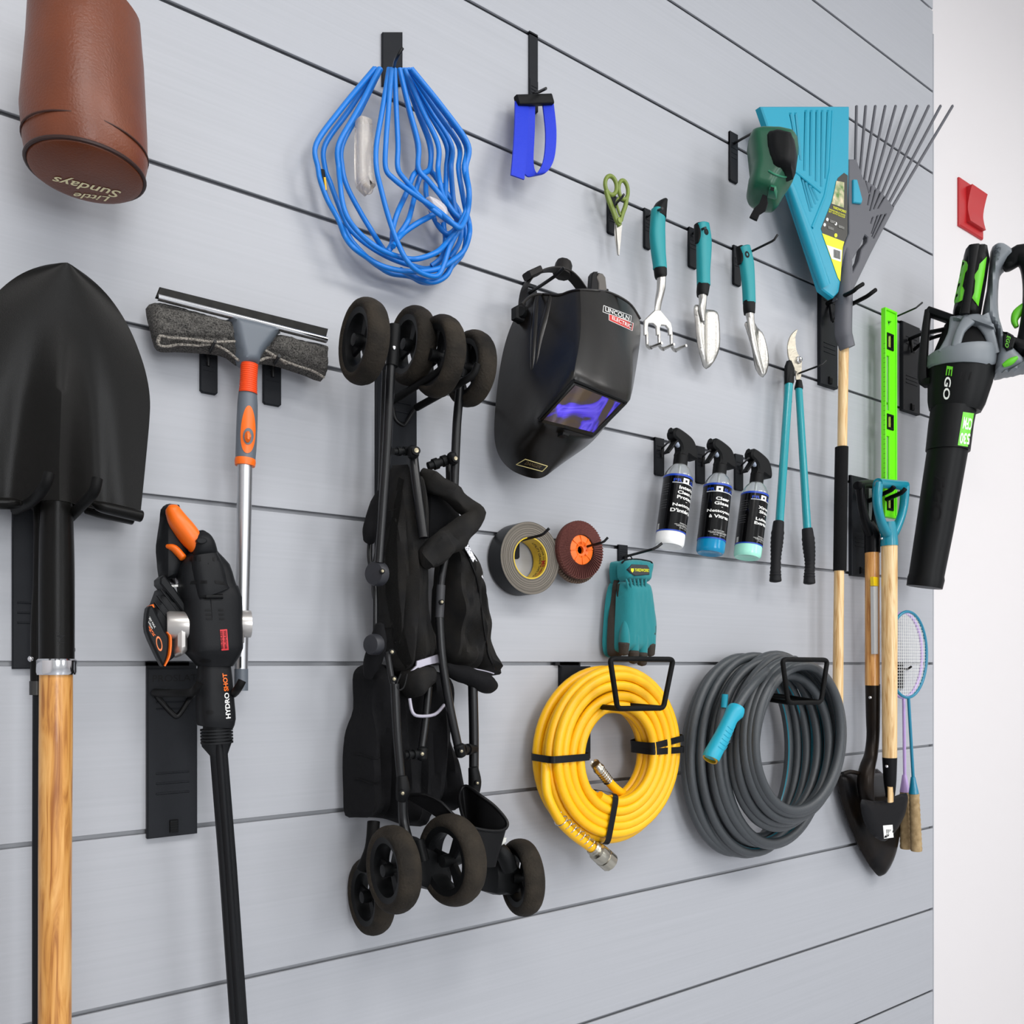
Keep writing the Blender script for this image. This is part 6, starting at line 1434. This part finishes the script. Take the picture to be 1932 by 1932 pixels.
# ================================================================== badminton rackets
G7 = 'badminton rackets'
def racket(cx, cy, rx, ry, o, col, sh, cone, gr, label, nm):
    t = Thing('badminton_racket', label, 'racket', at(gr[2], gr[3], o), G7)
    fm = M('racket_' + nm, col, .3, coat=.3); t.part('frame', ptube([(x, y, o) for x, y in ell(cx, cy, rx, ry, 40)], 2.9, n=10, sm=2, closed=True), fm)
    st = []
    P0 = at(cx, cy, o); RX = at(cx + rx, cy, o).x - P0.x; RZ = ry * mpp(cx, o)
    for i in range(-9, 10):
        f = i / 10; h = math.sqrt(1 - f * f); st.append(tube([P0 + Vector((f * RX, 0, -h * RZ)), P0 + Vector((f * RX, 0, h * RZ))], .0004, 4))
    for i in range(-13, 14):
        f = i / 14; h = math.sqrt(1 - f * f); st.append(tube([P0 + Vector((-h * RX, -.0006, f * RZ)), P0 + Vector((h * RX, -.0006, f * RZ))], .0004, 4))
    t.part('strings', join(*st), M('string_white', '#e9e9e6', .4))
    t.part('shaft', ptube([(sh[0], sh[1], o), (sh[2], sh[3], o)], 2.9, sm=1, n=12), fm)
    t.part('cone', limb([(cone[0], cone[1], o), (cone[2], cone[3], o)], [4, 9], sm=1, n=20), fm)
    q = [(gr[0] + (gr[2] - gr[0]) * k / 24, gr[1] + (gr[3] - gr[1]) * k / 24, o) for k in range(25)]
    t.part('grip', limb(q, [8.6 + .8 * (k % 2) + k * .05 for k in range(25)], n=16, sm=1), M('tan_grip', '#b39a72', .8, bump=(200, .5), var=('#8e7650', 60, .4)))
racket(1704, 1236, 35, 80, .05, '#b79ad0', (1705, 1314, 1707, 1470), (1706.5, 1462, 1707, 1494), (1707.5, 1494, 1709, 1601), 'lilac badminton racket half hidden behind the blue one', 'lilac')
racket(1712, 1235, 36, 81, .085, '#0f7896', (1714, 1314, 1723, 1470), (1722.5, 1466, 1724, 1497), (1724.5, 1496, 1729, 1605), 'blue-framed badminton racket with tan grip, in front beside the white wall', 'blue')
small_hook((1695, 1253, 1706, 1300), [(1699, 1262, .008), (1712, 1263, .06), (1716, 1260, .10), (1720, 1257, .105)], 'small black hook seen through the racket strings', rpx=2)
# ================================================================== leaf blower
def blower():
    turn_to_camera(1800, 760, .15); o = 0; t = Thing('leaf_blower', 'grey, black and green cordless leaf blower hanging nozzle down over the white wall', 'leaf blower', at(1744, 1110, o))
    bk = M('blower_black', '#0f1011', .42, bump=(900, .08)); gy = M('blower_grey', '#757b80', .45); gn = M('blower_green', '#5fc21a', .4)
    tube_ = limb([(1791, 700, o), (1788, 770, o), (1787.5, 853, o)], [40, 39, 37.5], n=36, sm=1)
    nz = limb([(1787.5, 850, o), (1776, 920, o), (1763, 1000, o), (1748, 1085, o), (1747, 1092, o), (1744, 1108, o)], [35, 34, 32.5, 30.5, 32, 31], n=36, sm=1)
    col = limb([(1799, 771, o), (1794, 800, o), (1788, 851, o)], [39, 38.5, 38], n=36, sm=1)
    t.part('nozzle', (nz, bk), (dtext('EGO', [(1783, 902), (1775, 985), (1755, 980), (1763, 897)], Surf(nz), .0012, .01, o), M('embossed_black', '#0b0b0c', .3)))
    sc_ = Surf(col)
    t.part('collar', col, bk)
    q = [(1817, 777), (1838, 780), (1826, 843), (1807, 840)]
    t.part('rating_sticker', (dquad(q, sc_, 6, 6, .0008, o), M('sticker_green', '#6fcf3a', .4)), (dtext('530', [(1829, 839), (1810, 837), (1812.5, 816), (1831, 818)], sc_, .0014, .03, o), white_i), (dtext('CFM', [(1832.5, 812), (1816, 809), (1819, 786), (1835, 790)], sc_, .0014, .02, o), white_i))
    mot = limb([(1815, 684, o), (1811, 720, o), (1804, 760, o), (1801, 775, o)], [58, 56, 50, 45], [.065, .062, .055, .05], n=14, sm=1, e=2)
    sm_ = Surf(mot)
    t.part('motor_housing', (mot, bk), (dtext('GO', [(1795, 712), (1791, 755), (1778.5, 753), (1783, 710)], sm_, .0014, .02, o), white_i), (dtext('E', [(1798, 692), (1795.5, 710), (1784, 708), (1786.5, 690)], sm_, .0014, .02, o), gn),
           *[(dquad([(1813 + i * 9, 702), (1816 + i * 9, 701), (1812 + i * 9, 716), (1809 + i * 9, 717)], sm_, 1, 2, .001, o), black_i) for i in range(3)])
    ring = limb([(1815, 664, o), (1815, 670, o), (1813, 692, o), (1812, 698, o)], [56, 60, 59, 55], [.07, .073, .072, .068], n=36, sm=1)
    t.part('intake_ring', ring, gy)
    t.part('intake', limb([(1822, 612, o - .01), (1818, 640, o), (1816, 668, o)], [36, 42, 52], [.03, .045, .06], n=24, sm=1), M('intake_black', '#0c0c0d', .6))
    # frame struts
    for p, w_ in (([(1806, 600, o + .03), (1798, 632, o + .04), (1780, 668, o + .05)], [13, 10, 11]), ([(1828, 604, o + .05), (1812, 625, o + .055), (1803, 655, o + .06)], [12, 8, 8]), ([(1850, 600, o + .03), (1866, 630, o + .03), (1876, 668, o + .02)], [15, 9, 9]), ([(1866, 610, o - .02), (1882, 640, o - .01), (1880, 676, o)], [12, 10, 10])):
        t.part('frame_strut', limb([tuple(x) for x in p], w_, .010, n=16, e=4, sm=3), gy)
    t.part('shoulder', puff([(1795, 600), (1803, 596), (1846, 592), (1872, 604), (1882, 622), (1876, 628), (1850, 622), (1815, 614), (1795, 612)], o, o + .055, .012, .008, sm=2, om=o + .03), gy)
    # main housing beside the battery
    hs = puff([(1852, 594), (1862, 540), (1868, 478), (1872, 462), (1893, 456), (1914, 470), (1918, 482), (1905, 492), (1892, 506), (1886, 520), (1884, 560), (1886, 590), (1894, 618), (1902, 640), (1932, 672), (1932, 690), (1905, 700), (1884, 708), (1872, 703), (1880, 660), (1878, 625), (1862, 612)], o - .02, o + .035, .02, .007, sm=2, om=o + .01, back=.8)
    s = Surf(hs)
    t.part('housing', (hs, gy), (dtext('56V', [(1889, 466), (1884, 490), (1873, 488), (1878, 463)], s, .0014, .0, o), M('grey_emboss', '#585e63', .5)))
    pan = slab([(1893, 628), (1917, 636), (1911, 656), (1900, 661), (1892, 652)], o + .02, o + .043, .003)
    t.part('brand_panel', (pan, bk), (dtext('EGO', [(1907, 636), (1902, 657), (1896, 654), (1900, 633)], Surf(pan), .0012, .01, o), gn))
    t.part('lower_arm', puff([(1872, 700), (1900, 694), (1925, 680), (1945, 640), (1965, 630), (1975, 655), (1965, 690), (1930, 700), (1900, 706), (1880, 708)], o - .015, o + .03, .02, .008, sm=2, om=o + .01, back=.8), gy)
    t.part('speed_dial', limb([(1893, 690, o + .028), (1905, 683, o + .03), (1918, 676, o + .028)], [4, 7, 4], .01, n=14, cap=.002), gn)
    # grip loop
    t.part('grip', limb([(1905, 500, o), (1912, 488, o + .004), (1925, 480, o + .006), (1943, 494, o + .006), (1950, 530, o), (1949, 580, o), (1942, 625, o), (1936, 650, o)], [12, 15, 17, 18, 18, 18, 18, 18], [.02, .024, .025, .026, .026, .025, .024, .022], n=22, e=2.6), bk)
    t.part('grip', limb([(1895, 508, o + .002), (1902, 503, o + .002), (1920, 490, o + .002)], [6, 9, 12], [.012, .02, .02], n=16), bk)
    t.part('grip_base', puff([(1888, 618), (1905, 628), (1930, 640), (1955, 640), (1950, 665), (1925, 672), (1900, 650)], o - .01, o + .032, .012, .008, sm=2, om=o + .01, back=.8), bk)
    t.part('trigger', limb([(1934, 574, o), (1920, 590, o), (1914, 605, o), (1918, 617, o)], [5, 9, 6, 4], .008, n=14, cap=.002), gn)
    # battery
    bt = puff([(1819, 464), (1832, 456), (1866, 456), (1869, 470), (1862, 520), (1850, 590), (1842, 600), (1816, 598), (1797, 588), (1798, 572), (1808, 520), (1814, 490)], o - .01, o + .06, .016, .007, sm=1, om=o + .045, back=.6)
    sb = Surf(bt)
    b_ = t.part('battery', (bt, bk), (dpoly([(1816, 490), (1824, 494), (1828, 505), (1821, 515), (1816, 540), (1822, 552), (1816, 566), (1801, 576), (1800, 568), (1810, 522)], sb, .0035, o + .04, 4), gn), (dpoly([(1862, 484), (1857, 520), (1846, 578), (1834, 562), (1838, 552), (1840, 530), (1838, 520), (1846, 508), (1848, 498)], sb, .0035, o + .04, 4), gn))
    t.part('battery_ridge', limb([(1838, 462, o + .062), (1834, 500, o + .064), (1828, 545, o + .064), (1820, 592, o + .06)], [9, 7, 7, 9], .006, n=14, e=3, sm=3), bk, parent=b_)
    # intake guard frame on the wall side
    gp = [(1751, 588, o), (1747, 620, o), (1743, 665, o), (1741, 710, o), (1746, 722, o), (1760, 720, o + .01)]
    t.part('intake_guard', join(limb(gp, [6, 7, 8, 9, 8, 8], [.02, .02, .02, .02, .018, .016], n=14, e=4, sm=2), limb([(1752, 588, o), (1775, 596, o + .01), (1797, 604, o + .02)], [7, 7, 7], .018, n=14, e=4, sm=2), limb([(1754, 628, o), (1785, 622, o), (1806, 626, o)], [3, 3, 3], .01, n=10, sm=2)), bk)
    end_turn()
blower()
big_hook((1704, 612, 1736, 778), [(1719, 640, .012), (1722, 664, .02), (1730, 656, .02)], [[(1716, 640, .015), (1742, 629, .07), (1775, 622, .12), (1790, 618, .13)], [(1722, 662, .015), (1748, 642, .07), (1784, 630, .12), (1798, 626, .125)]],
         'slate-black twin-arm hook plate behind the leaf blower at the panel end', rpx=2.6, sleeve=1.3, ribs=(.6, .64, .68))
# ================================================================== red switch
def switch():
    o = -.016; t = Thing('wall_switch', 'red emergency switch with a rocker on the white wall above the leaf blower', 'switch', at(1828, 440, o))
    rd = M('switch_red', '#b31d22', .4)
    xa, xb = at(1806, 390, o).x, at(1851, 390, o).x; zt, zb = at(1828, 350, o).z, at(1828, 440, o).z
    t.part('plate', slab2([[(xa, zb), (xb, zb), (xb, zt), (xa, zt)]], -o, -o - .008, .003), rd)
    w_, h = xb - xa, zt - zb; V, F = slab2([[(xa + w_ * .27, zb + h * .14), (xb - w_ * .1, zb + h * .14), (xb - w_ * .1, zt - h * .12), (xa + w_ * .27, zt - h * .12)]], -o - .007, -o - .02, .003)
    r = []
    for k in range(13):
        f = k / 12; z = zb + h * .14 + h * .74 * f; y = -o - .012 - .022 * (abs(f - .42) ** 1.5) * 1.4
        r.append((z, y))
    V, F = [], []
    for z, y in r: V += [Vector((xa + w_ * .27, -o - .006, z)), Vector((xa + w_ * .27, y, z)), Vector((xb - w_ * .08, y, z)), Vector((xb - w_ * .08, -o - .006, z))]
    for i in range(12):
        for k in range(3): F.append((i * 4 + k, i * 4 + k + 1, (i + 1) * 4 + k + 1, (i + 1) * 4 + k))
    F += [(0, 3, 2, 1), (48, 49, 50, 51)]
    t.part('rocker', (V, F), rd)
switch()
